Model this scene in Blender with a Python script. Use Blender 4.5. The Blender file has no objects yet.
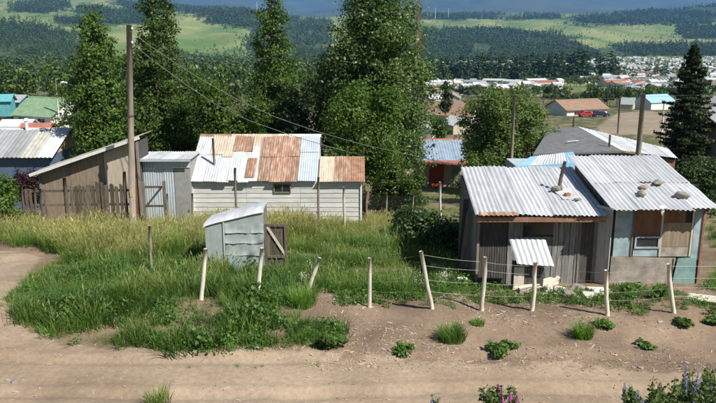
import bpy, math, random
import numpy as np
from mathutils import Vector, Matrix

# ------------------------------------------------------------------ camera, sky, sun
SC = bpy.context.scene
COL = SC.collection
CAMZ = 6.5
PITCH = math.radians(13.0)
CP, SP = math.cos(PITCH), math.sin(PITCH)
F = 700.0
cam_d = bpy.data.cameras.new('camera'); cam_d.lens = 36 * F / 716; cam_d.sensor_width = 36
cam_d.clip_start = 0.1; cam_d.clip_end = 60000
cam = bpy.data.objects.new('camera', cam_d); COL.objects.link(cam)
cam.location = (0, 0, CAMZ); cam.rotation_euler = (math.pi / 2 - PITCH, 0, 0)
SC.camera = cam
SUN_EL = math.radians(48); SX, SY = 0.79, -0.61
sunv = Vector((SX * math.cos(SUN_EL), SY * math.cos(SUN_EL), math.sin(SUN_EL))).normalized()
W = bpy.data.worlds.new('World'); SC.world = W; W.use_nodes = True
wn = W.node_tree.nodes; wl = W.node_tree.links
sky = wn.new('ShaderNodeTexSky'); sky.sky_type = 'NISHITA'; sky.sun_disc = False
sky.sun_elevation = SUN_EL; sky.sun_rotation = math.atan2(SX, SY)
sky.altitude = 300; sky.air_density = 1.0; sky.dust_density = 0.6; sky.ozone_density = 1.5
wl.new(sky.outputs[0], wn['Background'].inputs[0]); wn['Background'].inputs[1].default_value = 0.058
sd = bpy.data.lights.new('sun', 'SUN'); sd.energy = 5.0; sd.angle = math.radians(0.5); sd.color = (1, 0.955, 0.88)
so = bpy.data.objects.new('sun', sd); COL.objects.link(so)
so.rotation_euler = (-sunv).to_track_quat('-Z', 'Y').to_euler(); so.location = (30, -20, 40)
SC.view_settings.view_transform = 'Standard'; SC.view_settings.look = 'None'
SC.view_settings.exposure = 0.5; SC.view_settings.gamma = 1.0
SC.render.engine = 'CYCLES'
cy = SC.cycles
cy.max_bounces = 6; cy.diffuse_bounces = 3; cy.glossy_bounces = 2; cy.transmission_bounces = 3
cy.transparent_max_bounces = 4; cy.volume_bounces = 0; cy.use_denoising = True
cy.caustics_reflective = False; cy.caustics_refractive = False
try: cy.denoiser = 'OPENIMAGEDENOISE'
except Exception: pass

R = random.Random(7)
NR = np.random.default_rng(11)

# ------------------------------------------------------------------ projection helpers
def ratio(v):
    up = (201.5 - v) / F
    return (-SP + up * CP) / (CP + up * SP)
def zat(v, Y): return CAMZ + Y * ratio(v)
def fd(Y, z): return Y * CP - (z - CAMZ) * SP
def xat(u, Y, z): return (u - 358.0) / F * fd(Y, z)
def pt(u, v, Y):
    z = zat(v, Y); return (xat(u, Y, z), Y, z)
def project(X, Y, Z):
    f = Y * CP - (Z - CAMZ) * SP
    up = Y * SP + (Z - CAMZ) * CP
    return 358 + F * X / f, 201.5 - F * up / f

# ------------------------------------------------------------------ noise + terrain
def _hash(ix, iy, s):
    ix = np.asarray(ix, dtype=np.int64) & 0xFFFFFF; iy = np.asarray(iy, dtype=np.int64) & 0xFFFFFF
    h = (ix * 374761393 + iy * 668265263 + s * 1442695041) & 0xFFFFFFFF
    h = ((h ^ (h >> 13)) * 1274126177) & 0xFFFFFFFF
    return ((h ^ (h >> 16)) & 0xFFFF) / 65535.0
def vnoise(x, y, s=0):
    x = np.asarray(x, float); y = np.asarray(y, float)
    ix = np.floor(x).astype(np.int64); iy = np.floor(y).astype(np.int64)
    fx = x - ix; fy = y - iy
    fx = fx * fx * (3 - 2 * fx); fy = fy * fy * (3 - 2 * fy)
    a = _hash(ix, iy, s); b = _hash(ix + 1, iy, s); c = _hash(ix, iy + 1, s); d = _hash(ix + 1, iy + 1, s)
    return (a + (b - a) * fx) * (1 - fy) + (c + (d - c) * fx) * fy
def fbm(x, y, s=0, o=4):
    t = 0.0; a = 0.5; n = 0.0
    for i in range(o):
        t = t + a * vnoise(np.asarray(x) * 2 ** i, np.asarray(y) * 2 ** i, s + i); n += a; a *= 0.5
    return t / n

NY = np.array([-60, -2, 0, 10.6, 11.5, 14.5, 15.6, 16.6, 17.5, 19, 24, 30, 33, 40, 60, 100, 180, 300, 700, 1100, 1600], float)
NZ = np.array([6.2, 5.3, 4.9, .25, 0, 0.03, 0.16, 0.16, .02, -.22, -.8, -1.7, -2.25, -3.5, -5.5, -8, -12.3, -21, -38, -44, -50], float)
TU = (np.array([-150, 0, 100, 170, 230, 300, 420, 560, 650, 690, 716, 870], float) - 358) / F
TY = np.log(np.array([1600, 2000, 2600, 3400, 4500, 6000, 10500, 19000, 26000], float))
TV = np.array([
 [60, 48, 32, 14, 2, -12, -5, -5, 20],
 [62, 50, 36, 20, 7, -5, 0, 0, 20],
 [62, 52, 38, 23, 11, 1, 3, 0, 20],
 [62, 54, 41, 26, 15, 8, 5, -3, 20],
 [64, 57, 46, 31, 15, 10, 16, -5, 20],
 [66, 60, 53, 42, 24, 19, 16, -3, 20],
 [70, 63, 56, 40, 24, 18, 10, -9, 20],
 [70, 63, 56, 42, 28, 19, 9, -7, 20],
 [70, 63, 57, 46, 31, 14, 10, -3, 20],
 [70, 63, 57, 47, 31, 9, 8, 1.0, 20],
 [70, 63, 57, 47, 30, 6, 8, 7, 20],
 [70, 63, 56, 44, 22, -8, -5, -5, 20]], float)
def ground(X, Y):
    X = np.asarray(X, float); Y = np.asarray(Y, float)
    zn = np.interp(Y, NY, NZ)
    # smooth profile a little
    zn = 0.5 * zn + 0.25 * (np.interp(Y - 0.35, NY, NZ) + np.interp(Y + 0.35, NY, NZ))
    Ys = np.maximum(Y, 1.0); lo, hi = (Y.min(), Y.max()) if Y.size else (0, 0)
    if hi <= 850: z = zn
    else: z = _far(X, Y, Ys, zn)
    return z if lo >= 60 else _near(X, Y, z)
def _far(X, Y, Ys, zn):
    s = np.clip(X / (Ys), TU[0], TU[-1] - 1e-6)
    ly = np.clip(np.log(Ys), TY[0], TY[-1] - 1e-6)
    i = np.clip(np.searchsorted(TU, s, side='right') - 1, 0, len(TU) - 2)
    j = np.clip(np.searchsorted(TY, ly, side='right') - 1, 0, len(TY) - 2)
    a = (s - TU[i]) / (TU[i + 1] - TU[i]); a = a * a * (3 - 2 * a)
    b = (ly - TY[j]) / (TY[j + 1] - TY[j]); b = 0.6 * b + 0.4 * b * b * (3 - 2 * b)
    v = (TV[i, j] * (1 - a) + TV[i + 1, j] * a) * (1 - b) + (TV[i, j + 1] * (1 - a) + TV[i + 1, j + 1] * a) * b
    zf = CAMZ + Y * ratio(v)
    zf = zf + np.minimum(Y, 5000) * 0.012 * (fbm(X / 600, Y / 600, 3) - .5) + np.clip((Y - 1500) / 1200, 0, 1) * np.clip((8000 - Y) / 2000, 0, 1) * 62 * (fbm(X / 330, Y / 420, 14, 5) - .5)
    zf = zf + np.clip((Y - 8000) / 5000, 0, 1) * 560 * (fbm(X / 2400, Y / 3400, 8, 5) - .5)
    w = np.clip((np.log(Ys) - math.log(850)) / (math.log(1600) - math.log(850)), 0, 1); w = w * w * (3 - 2 * w)
    return zn * (1 - w) + zf * w
def _near(X, Y, z):
    near = np.clip((60 - Y) / 30, 0, 1)
    bump = (fbm(X * 1.1, Y * 1.1, 21, 5) - .5) * 0.22 + (fbm(X * .25, Y * .25, 5, 3) - .5) * .35
    road = np.exp(-((Y - 12.6) / 1.2) ** 2)
    z = z + bump * near * (1 - .75 * road)
    # two shallow wheel ruts on the track
    for yr in (12.0, 13.45):
        z = z - 0.06 * np.exp(-((Y - yr - .12 * np.sin(X * .4)) / .17) ** 2) * (.5 + fbm(X * .5, Y, 47)) + .03 * np.exp(-((Y - yr - .3 - .12 * np.sin(X * .4)) / .12) ** 2)
    return z
def g1(X, Y): return float(ground(X, Y))
GY = 8.0 * 1.003 ** np.arange(2440)
def gpix(u, v):
    r = ratio(v); z = CAMZ + GY * r; X = (u - 358.0) / F * (GY * CP - (z - CAMZ) * SP)
    for a, b in ((0, 420), (400, 1300), (1280, 2440)):
        k = np.nonzero(z[a:b] <= ground(X[a:b], GY[a:b]))[0]
        if len(k): break
    i = a + int(k[0]) if len(k) else len(GY) - 1
    return float(X[i]), float(GY[i]), g1(X[i], GY[i])
def inpoly(u, v, poly):
    u = np.asarray(u, float); v = np.asarray(v, float); r = np.zeros(u.shape, bool); n = len(poly)
    for i in range(n):
        x1, y1 = poly[i]; x2, y2 = poly[(i + 1) % n]
        if y1 == y2: continue
        c = ((y1 > v) != (y2 > v)) & (u < (x2 - x1) * (v - y1) / (y2 - y1) + x1)
        r ^= c
    return r

# ------------------------------------------------------------------ materials
MATS = {}
def mat(name, c1, c2=None, rough=.85, scale=6, stretch=(1, 1, 1), metal=0.0, bump=0.15, rnd=0.0, c3=None, ramp=(.35, .65), spec=.3, detail=6):
    m = bpy.data.materials.new(name); m.use_nodes = True
    n = m.node_tree.nodes; l = m.node_tree.links; b = n['Principled BSDF']
    b.inputs['Roughness'].default_value = rough; b.inputs['Metallic'].default_value = metal
    b.inputs['Specular IOR Level'].default_value = spec
    tc = n.new('ShaderNodeTexCoord'); mp = n.new('ShaderNodeMapping'); mp.inputs['Scale'].default_value = stretch
    oi = n.new('ShaderNodeObjectInfo')
    va = n.new('ShaderNodeVectorMath'); va.operation = 'ADD'
    vm = n.new('ShaderNodeVectorMath'); vm.operation = 'SCALE'; vm.inputs[0].default_value = (37, 53, 91)
    l.new(oi.outputs['Random'], vm.inputs['Scale']); l.new(tc.outputs['Object'], va.inputs[0]); l.new(vm.outputs[0], va.inputs[1])
    l.new(va.outputs[0], mp.inputs[0])
    nz = n.new('ShaderNodeTexNoise'); nz.inputs['Scale'].default_value = scale; nz.inputs['Detail'].default_value = detail
    nz.inputs['Roughness'].default_value = .62
    l.new(mp.outputs[0], nz.inputs['Vector'])
    cr = n.new('ShaderNodeValToRGB'); l.new(nz.outputs['Fac'], cr.inputs[0])
    e = cr.color_ramp.elements
    e[0].position = ramp[0]; e[1].position = ramp[1]
    c2 = c2 or tuple(x * .75 for x in c1)
    e[0].color = (*c1, 1); e[1].color = (*c2, 1)
    if c3:
        x = e.new((ramp[0] + ramp[1]) / 2); x.color = (*c3, 1)
    out = cr.outputs[0]
    if rnd:
        mr = n.new('ShaderNodeMapRange'); mr.inputs[3].default_value = 1 - rnd; mr.inputs[4].default_value = 1 + rnd
        l.new(oi.outputs['Random'], mr.inputs[0])
        hs = n.new('ShaderNodeHueSaturation'); l.new(mr.outputs[0], hs.inputs['Value']); l.new(out, hs.inputs['Color']); out = hs.outputs[0]
    l.new(out, b.inputs['Base Color'])
    if bump:
        bp = n.new('ShaderNodeBump'); bp.inputs['Strength'].default_value = bump; bp.inputs['Distance'].default_value = .03
        l.new(nz.outputs['Fac'], bp.inputs['Height']); l.new(bp.outputs[0], b.inputs['Normal'])
    MATS[name] = m
    return m
def leafmat(name, c1, c2, trans=.35, tip=None, tipz=(0, .6), rnd=.25, gloss=.5):
    """foliage: per-leaf and per-plant colour variation, clump shade painted into crowns, light passing through"""
    m = bpy.data.materials.new(name); m.use_nodes = True
    n = m.node_tree.nodes; l = m.node_tree.links; b = n['Principled BSDF']
    at = n.new('ShaderNodeAttribute'); at.attribute_name = 'rnd'
    mx = n.new('ShaderNodeMix'); mx.data_type = 'RGBA'; mx.inputs[6].default_value = (*c1, 1); mx.inputs[7].default_value = (*c2, 1)
    l.new(at.outputs['Fac'], mx.inputs[0]); col = mx.outputs[2]
    if tip:
        tc = n.new('ShaderNodeTexCoord'); sx = n.new('ShaderNodeSeparateXYZ'); l.new(tc.outputs['Object'], sx.inputs[0])
        mr = n.new('ShaderNodeMapRange'); mr.inputs[1].default_value = tipz[0]; mr.inputs[2].default_value = tipz[1]
        l.new(sx.outputs[2], mr.inputs[0])
        m2 = n.new('ShaderNodeMix'); m2.data_type = 'RGBA'; l.new(mr.outputs[0], m2.inputs[0]); l.new(col, m2.inputs[6])
        m2.inputs[7].default_value = (*tip, 1); col = m2.outputs[2]
    oi = n.new('ShaderNodeObjectInfo'); mr = n.new('ShaderNodeMapRange'); mr.inputs[3].default_value = 1 - rnd; mr.inputs[4].default_value = 1 + rnd
    l.new(oi.outputs['Random'], mr.inputs[0])
    hs = n.new('ShaderNodeHueSaturation'); l.new(mr.outputs[0], hs.inputs['Value']); l.new(col, hs.inputs['Color']); col = hs.outputs[0]
    l.new(col, b.inputs['Base Color']); b.inputs['Roughness'].default_value = gloss; b.inputs['Specular IOR Level'].default_value = .35
    tr = n.new('ShaderNodeBsdfTranslucent'); hs2 = n.new('ShaderNodeHueSaturation'); hs2.inputs['Value'].default_value = 1.5; hs2.inputs['Saturation'].default_value = 1.1
    l.new(col, hs2.inputs['Color']); l.new(hs2.outputs[0], tr.inputs[0])
    ms = n.new('ShaderNodeMixShader'); ms.inputs[0].default_value = trans
    l.new(b.outputs[0], ms.inputs[1]); l.new(tr.outputs[0], ms.inputs[2]); l.new(ms.outputs[0], n['Material Output'].inputs[0])
    MATS[name] = m
    return m
mat('galv', (.59, .61, .62), (.33, .345, .355), rough=.5, scale=1.6, metal=.08, bump=.08, rnd=.16, spec=.4, stretch=(3, .6, 1), ramp=(.32, .78), c3=(.50, .515, .525))
mat('galv_blue', (.57, .63, .66), (.45, .51, .55), rough=.45, scale=2, metal=.2, bump=.05, rnd=.06, spec=.5)
mat('galv_stained', (.62, .63, .62), (.40, .28, .18), rough=.55, scale=1.5, metal=.15, bump=.08, rnd=.08, ramp=(.5, .72), spec=.4)
mat('cream_tin', (.56, .52, .43), (.44, .34, .25), rough=.6, stretch=(2.5, .5, 1), scale=2.5, bump=.05, rnd=.08)
mat('pale_tin', (.46, .45, .40), (.34, .33, .29), rough=.6, scale=2, bump=.03, rnd=.08)
mat('rust', (.23, .125, .078), (.42, .32, .255), rough=.8, scale=2.6, bump=.1, rnd=.16, c3=(.31, .19, .128), stretch=(3, .45, 1))
mat('rust_dark', (.22, .10, .055), (.34, .21, .14), rough=.85, scale=4, bump=.1, rnd=.12)
mat('white_board', (.64, .64, .61), (.50, .49, .47), rough=.8, scale=4, stretch=(.5, 1, 4), bump=.15, rnd=.08)
mat('grey_wood', (.27, .24, .20), (.15, .13, .11), rough=.9, scale=8, stretch=(3, 3, .35), bump=.3, rnd=.25)
mat('fence_wood', (.175, .14, .105), (.085, .068, .052), rough=.9, scale=8, stretch=(3, 3, .4), bump=.3, rnd=.3)
mat('pale_wood', (.68, .63, .52), (.50, .45, .36), rough=.85, scale=7, stretch=(3, 3, .4), bump=.2, rnd=.12)
mat('shack_board', (.30, .30, .285), (.15, .147, .138), rough=.85, scale=6, stretch=(3, 3, .3), bump=.25, rnd=.14)
mat('dark_board', (.10, .095, .09), (.055, .05, .046), rough=.9, scale=6, stretch=(3, 3, .4), bump=.2, rnd=.2)
mat('plywood', (.34, .27, .195), (.23, .175, .12), rough=.8, scale=3, stretch=(4, 4, .5), bump=.05, rnd=.08)
mat('plywood_pale', (.55, .48, .38), (.43, .36, .27), rough=.8, scale=3, stretch=(3, 3, .5), bump=.05)
mat('plywood_brown', (.26, .13, .07), (.14, .07, .04), rough=.7, scale=3, stretch=(2, 2, .6), bump=.05)
mat('panel_grey', (.44, .40, .34), (.24, .21, .18), rough=.9, scale=3.5, bump=.08)
mat('panel_pale', (.55, .56, .54), (.40, .41, .40), rough=.8, scale=4, stretch=(3, 3, .4), bump=.1)
mat('blue_paint', (.40, .50, .53), (.19, .25, .27), rough=.7, scale=3.2, ramp=(.42, .75), bump=.06, rnd=.06)
mat('teal_paint', (.26, .40, .38), (.17, .28, .27), rough=.7, scale=4, bump=.06)
mat('window_glass', (.02, .024, .028), (.035, .04, .045), rough=.12, scale=1, bump=0, spec=.6)
mat('dark_metal', (.10, .095, .09), (.20, .14, .10), rough=.6, scale=9, metal=.4, bump=.1)
mat('stone', (.31, .275, .23), (.17, .15, .125), rough=.9, scale=5, bump=.4, rnd=.2)
mat('pole_wood', (.34, .29, .23), (.20, .165, .13), rough=.9, scale=5, stretch=(4, 4, .25), bump=.3)
mat('white_paint', (.78, .77, .74), (.66, .65, .61), rough=.6, scale=5, bump=.03, rnd=.05)
mat('outhouse_tin', (.42, .475, .46), (.22, .27, .26), rough=.45, scale=2.2, stretch=(1.6, 1.6, .6), ramp=(.4, .8), metal=.1, bump=.3, rnd=.06, spec=.4)
mat('tar_roof', (.17, .175, .18), (.115, .118, .12), rough=.85, scale=2.5, bump=.1)
mat('blue_roof', (.33, .58, .80), (.25, .47, .70), rough=.5, scale=2, bump=.03)
mat('blue_grey_roof', (.32, .40, .48), (.22, .29, .37), rough=.5, scale=1.5, bump=.03, metal=.1)
mat('green_roof', (.22, .33, .20), (.15, .24, .14), rough=.7, scale=1.5, bump=.03)
mat('brown_roof', (.30, .195, .14), (.235, .15, .105), rough=.8, scale=1.2, bump=.03, rnd=.05)
mat('red_wall', (.42, .085, .035), (.32, .06, .03), rough=.7, scale=3, bump=.03)
mat('dark_red_wall', (.15, .045, .035), (.10, .03, .025), rough=.8, scale=3, bump=.03)
mat('brown_wall', (.17, .10, .07), (.11, .065, .045), rough=.85, scale=4, stretch=(1, 1, .3), bump=.05, rnd=.1)
mat('navy_wall', (.10, .15, .22), (.07, .11, .17), rough=.7, scale=3, bump=.03)
mat('beige_wall', (.58, .50, .38), (.46, .39, .29), rough=.8, scale=3, bump=.03)
mat('grey_wall', (.34, .34, .33), (.25, .25, .245), rough=.8, scale=3, bump=.03)
mat('yellow_wall', (.58, .46, .22), (.48, .37, .18), rough=.8, scale=3, bump=.03)
mat('turq_wall', (.12, .40, .42), (.09, .30, .33), rough=.7, scale=3, bump=.03)
mat('light_roof', (.62, .63, .63), (.47, .48, .48), rough=.5, scale=1, bump=0, rnd=.12)
mat('red_roof', (.36, .14, .10), (.28, .11, .08), rough=.7, scale=1, bump=0, rnd=.15)
mat('grey_roof', (.33, .335, .34), (.24, .245, .25), rough=.7, scale=1, bump=0, rnd=.2)
mat('bark', (.17, .14, .11), (.09, .075, .06), rough=.95, scale=9, stretch=(2, 2, .4), bump=.5)
mat('bark_pale', (.30, .27, .22), (.17, .15, .12), rough=.95, scale=9, stretch=(2, 2, .4), bump=.4)
mat('car_red', (.48, .03, .03), (.45, .028, .028), rough=.25, bump=0, spec=.6)
mat('car_blue', (.018, .025, .075), (.016, .022, .065), rough=.25, bump=0, spec=.6)
mat('tyre', (.02, .02, .02), (.03, .03, .03), rough=.9, bump=0)
mat('chrome', (.6, .6, .62), (.5, .5, .52), rough=.3, metal=.8, bump=0)
mat('lamp_glass', (.8, .8, .78), (.75, .75, .73), rough=.2, bump=0)
mat('mast_red', (.45, .06, .05), (.38, .05, .04), rough=.6, bump=0)
mat('wire', (.20, .20, .19), (.28, .26, .23), rough=.5, metal=.5, bump=0)
mat('wire_pale', (.42, .40, .36), (.30, .28, .25), rough=.5, metal=.3, bump=0)
mat('cable', (.20, .21, .17), (.16, .17, .14), rough=.6, bump=0)
mat('rag', (.72, .70, .66), (.58, .55, .5), rough=.95, bump=.2)
mat('petal_blue', (.20, .24, .58), (.26, .25, .56), rough=.7, bump=0, rnd=.2)
mat('petal_pink', (.62, .10, .42), (.50, .12, .45), rough=.7, bump=0, rnd=.2)
mat('petal_white', (.75, .74, .66), (.70, .66, .5), rough=.7, bump=0)
mat('chips', (.58, .48, .36), (.30, .22, .15), rough=.9, scale=1.4, bump=0, detail=1, ramp=(.3, .7), spec=.1)
leafmat('leaf_mid', (.040, .092, .016), (.120, .185, .034))
leafmat('leaf_bright', (.048, .108, .015), (.128, .198, .032), trans=.4)
leafmat('leaf_silver', (.034, .078, .017), (.120, .175, .048), trans=.33, gloss=.42)
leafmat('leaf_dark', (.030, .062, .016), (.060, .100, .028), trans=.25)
leafmat('leaf_apple', (.065, .115, .026), (.130, .180, .048), trans=.36)
leafmat('leaf_red', (.035, .012, .010), (.065, .020, .016), trans=.2)
leafmat('needle', (.028, .055, .022), (.070, .100, .034), trans=.18)
leafmat('far_leaf', (.035, .075, .018), (.095, .145, .034), trans=.2, rnd=.3)
leafmat('far_poplar', (.026, .058, .018), (.056, .100, .026), trans=.2, rnd=.25)
leafmat('forest_leaf', (.032, .075, .018), (.105, .155, .036), trans=.1, rnd=.35)
leafmat('grass_green', (.085, .190, .026), (.150, .265, .046), trans=.45, tip=(.23, .33, .075), tipz=(.15, .5))
leafmat('grass_straw', (.12, .21, .035), (.23, .29, .07), trans=.45, tip=(.50, .47, .19), tipz=(.25, .75))
leafmat('grass_deep', (.045, .115, .018), (.085, .165, .030), trans=.4, tip=(.12, .20, .05), tipz=(.2, .5))
leafmat('grass_dry', (.27, .26, .10), (.46, .39, .19), trans=.4)
leafmat('weed', (.070, .155, .026), (.130, .215, .046), trans=.4)
leafmat('lupin_leaf', (.085, .145, .035), (.15, .20, .06), trans=.35)

# ------------------------------------------------------------------ mesh helpers
def fast_mesh(name, V, Q, rnd=None, smooth=False):
    """V (n,3), Q (m,k) equal-sized polygons"""
    V = np.asarray(V, np.float32); Q = np.asarray(Q, np.int32)
    me = bpy.data.meshes.new(name); k = Q.shape[1]
    me.vertices.add(len(V)); me.vertices.foreach_set('co', V.ravel())
    me.loops.add(Q.size); me.loops.foreach_set('vertex_index', Q.ravel())
    me.polygons.add(len(Q)); me.polygons.foreach_set('loop_start', np.arange(0, Q.size, k, dtype=np.int32))
    if smooth: me.polygons.foreach_set('use_smooth', np.ones(len(Q), bool))
    if rnd is not None:
        a = me.attributes.new('rnd', 'FLOAT', 'FACE'); a.data.foreach_set('value', np.asarray(rnd, np.float32))
    me.update(calc_edges=True); return me
class MB:
    def __init__(s): s.v = []; s.f = []
    def add(s, vs, fs):
        o = len(s.v); s.v += [tuple(x) for x in vs]; s.f += [tuple(i + o for i in f) for f in fs]; return s
    def box(s, c, d, rot=None, taper=None):
        x, y, z = (k / 2 for k in d); t = taper or 1
        vs = [Vector((sx * x * (t if sz > 0 else 1), sy * y * (t if sz > 0 else 1), sz * z)) for sz in (-1, 1) for sy in (-1, 1) for sx in (-1, 1)]
        if rot is not None: vs = [rot @ q for q in vs]
        vs = [q + Vector(c) for q in vs]
        return s.add(vs, [(0, 2, 3, 1), (4, 5, 7, 6), (0, 1, 5, 4), (2, 6, 7, 3), (0, 4, 6, 2), (1, 3, 7, 5)])
    def prism(s, poly, t, axis='y'):
        """poly in the x,z plane, thickness along y (centred at given y0,y1)"""
        y0, y1 = t; n = len(poly)
        f = {'y': lambda p, y: (p[0], y, p[1]), 'x': lambda p, y: (y, p[0], p[1]), 'z': lambda p, y: (p[0], p[1], y)}[axis]
        vs = [f(p, y0) for p in poly] + [f(p, y1) for p in poly]
        fs = [tuple(range(n)), tuple(range(2 * n - 1, n - 1, -1))] + [(i, i + n, (i + 1) % n + n, (i + 1) % n) for i in range(n)]
        return s.add(vs, fs)
    def slab(s, a, b, c, d, t):
        """quad a,b,c,d thickened downward by t along its normal"""
        a, b, c, d = map(Vector, (a, b, c, d)); n = (b - a).cross(d - a).normalized() * t
        return s.add([a, b, c, d, a - n, b - n, c - n, d - n], [(0, 1, 2, 3), (7, 6, 5, 4), (0, 4, 5, 1), (1, 5, 6, 2), (2, 6, 7, 3), (3, 7, 4, 0)])
    def tube(s, pts, rad, n=8, cap=True):
        pts = [Vector(p) for p in pts]
        if not hasattr(rad, '__len__'): rad = [rad] * len(pts)
        vs = []; fs = []; od = (pts[-1] - pts[0]).normalized(); ref = Vector((0, 0, 1)) if abs(od.z) < .7 else Vector((1, 0, 0)) if abs(od.x) < .7 else Vector((0, 1, 0))
        for i, p in enumerate(pts):
            d = (pts[min(i + 1, len(pts) - 1)] - pts[max(i - 1, 0)]).normalized()
            u = d.cross(ref); u = (u if u.length > .05 else d.cross(Vector((.4, .8, .3)))).normalized(); w = d.cross(u)
            for k in range(n):
                a = 2 * math.pi * k / n; vs.append(p + (u * math.cos(a) + w * math.sin(a)) * rad[i])
        for i in range(len(pts) - 1):
            for k in range(n):
                fs.append((i * n + k, i * n + (k + 1) % n, (i + 1) * n + (k + 1) % n, (i + 1) * n + k))
        if cap:
            fs.append(tuple(range(n))); fs.append(tuple(range(len(pts) * n - 1, (len(pts) - 1) * n - 1, -1)))
        return s.add(vs, fs)
    def blob(s, c, r, seed=0, amp=.25, seg=10):
        vs = []; fs = []; rg = random.Random(seed); k = seg // 2
        o = [rg.uniform(0, 9) for _ in range(3)]
        for i in range(k + 1):
            th = math.pi * i / k
            for j in range(seg):
                ph = 2 * math.pi * j / seg
                d = Vector((math.sin(th) * math.cos(ph), math.sin(th) * math.sin(ph), math.cos(th)))
                q = 1 + amp * (math.sin(3 * d.x + o[0]) * math.cos(2.6 * d.y + o[1]) + .5 * math.sin(5 * d.z + o[2] + 3 * d.x))
                vs.append((c[0] + d.x * r[0] * q, c[1] + d.y * r[1] * q, c[2] + d.z * r[2] * q))
        for i in range(k):
            for j in range(seg):
                fs.append((i * seg + j, (i + 1) * seg + j, (i + 1) * seg + (j + 1) % seg, i * seg + (j + 1) % seg))
        return s.add(vs, fs)
    def mesh(s, name, smooth=False):
        me = bpy.data.meshes.new(name); me.from_pydata(s.v, [], s.f); me.update()
        if smooth: me.polygons.foreach_set('use_smooth', np.ones(len(me.polygons), bool))
        return me
    def build(s, name, m, parent=None, smooth=False): return obj(name, s.mesh(name, smooth), m, parent)
def obj(name, me, m, parent=None, loc=None):
    o = bpy.data.objects.new(name, me); COL.objects.link(o)
    if m is not None and me is not None and not len(me.materials): me.materials.append(MATS[m] if isinstance(m, str) else m)
    if parent: o.parent = parent
    if loc is not None: o.location = loc
    return o
def tag(o, label, cat=None, group=None, kind=None):
    if label: o['label'] = label
    if cat: o['category'] = cat
    if group: o['group'] = group
    if kind: o['kind'] = kind
    return o
def thing(name, label, cat, loc=(0, 0, 0), rz=0, group=None):
    o = bpy.data.objects.new(name, None); COL.objects.link(o); o.location = loc; o.rotation_euler = (0, 0, rz)
    o.empty_display_size = .2
    return tag(o, label, cat, group)
def copy_tree(o, parent=None):
    c = o.copy(); COL.objects.link(c)
    if parent: c.parent = parent
    for ch in o.children: copy_tree(ch, c)
    return c
def rotm(x=0, y=0, z=0):
    return Matrix.Rotation(z, 3, 'Z') @ Matrix.Rotation(y, 3, 'Y') @ Matrix.Rotation(x, 3, 'X')
def corrugated(a, b, c, d, pitch=.12, amp=.014, rows=2, wob=.0, seed=0, trap=True):
    """corrugated sheet with corners a (low left), b (low right), c (high right), d (high left); ribs run from low to high"""
    a, b, c, d = (np.array(k, float) for k in (a, b, c, d)); w = np.linalg.norm(b - a)
    n = max(4, int(w / pitch)) * 4; rg = np.random.default_rng(seed)
    nor = np.cross(b - a, d - a); nor /= np.linalg.norm(nor)
    us = np.linspace(0, 1, n + 1); vs = np.linspace(0, 1, rows + 1); V = []
    for i, v in enumerate(vs):
        p = (a + (b - a) * us[:, None]) * (1 - v) + (d + (c - d) * us[:, None]) * v
        ph = np.arange(n + 1) % 4
        h = np.where(ph == 0, 0, np.where(ph == 2, 1, .9 if not trap else .55)) * amp
        if trap: h = np.where((ph == 1) | (ph == 2), amp, 0)
        h = h + wob * (rg.random() - .5 + .6 * np.sin(us * 3 + rg.random() * 6))
        V.append(p + nor * h[:, None])
    V = np.concatenate(V); Q = []
    for i in range(rows):
        for j in range(n): Q.append((i * (n + 1) + j, i * (n + 1) + j + 1, (i + 1) * (n + 1) + j + 1, (i + 1) * (n + 1) + j))
    return fast_mesh('roof_sheet', V, Q)

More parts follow.
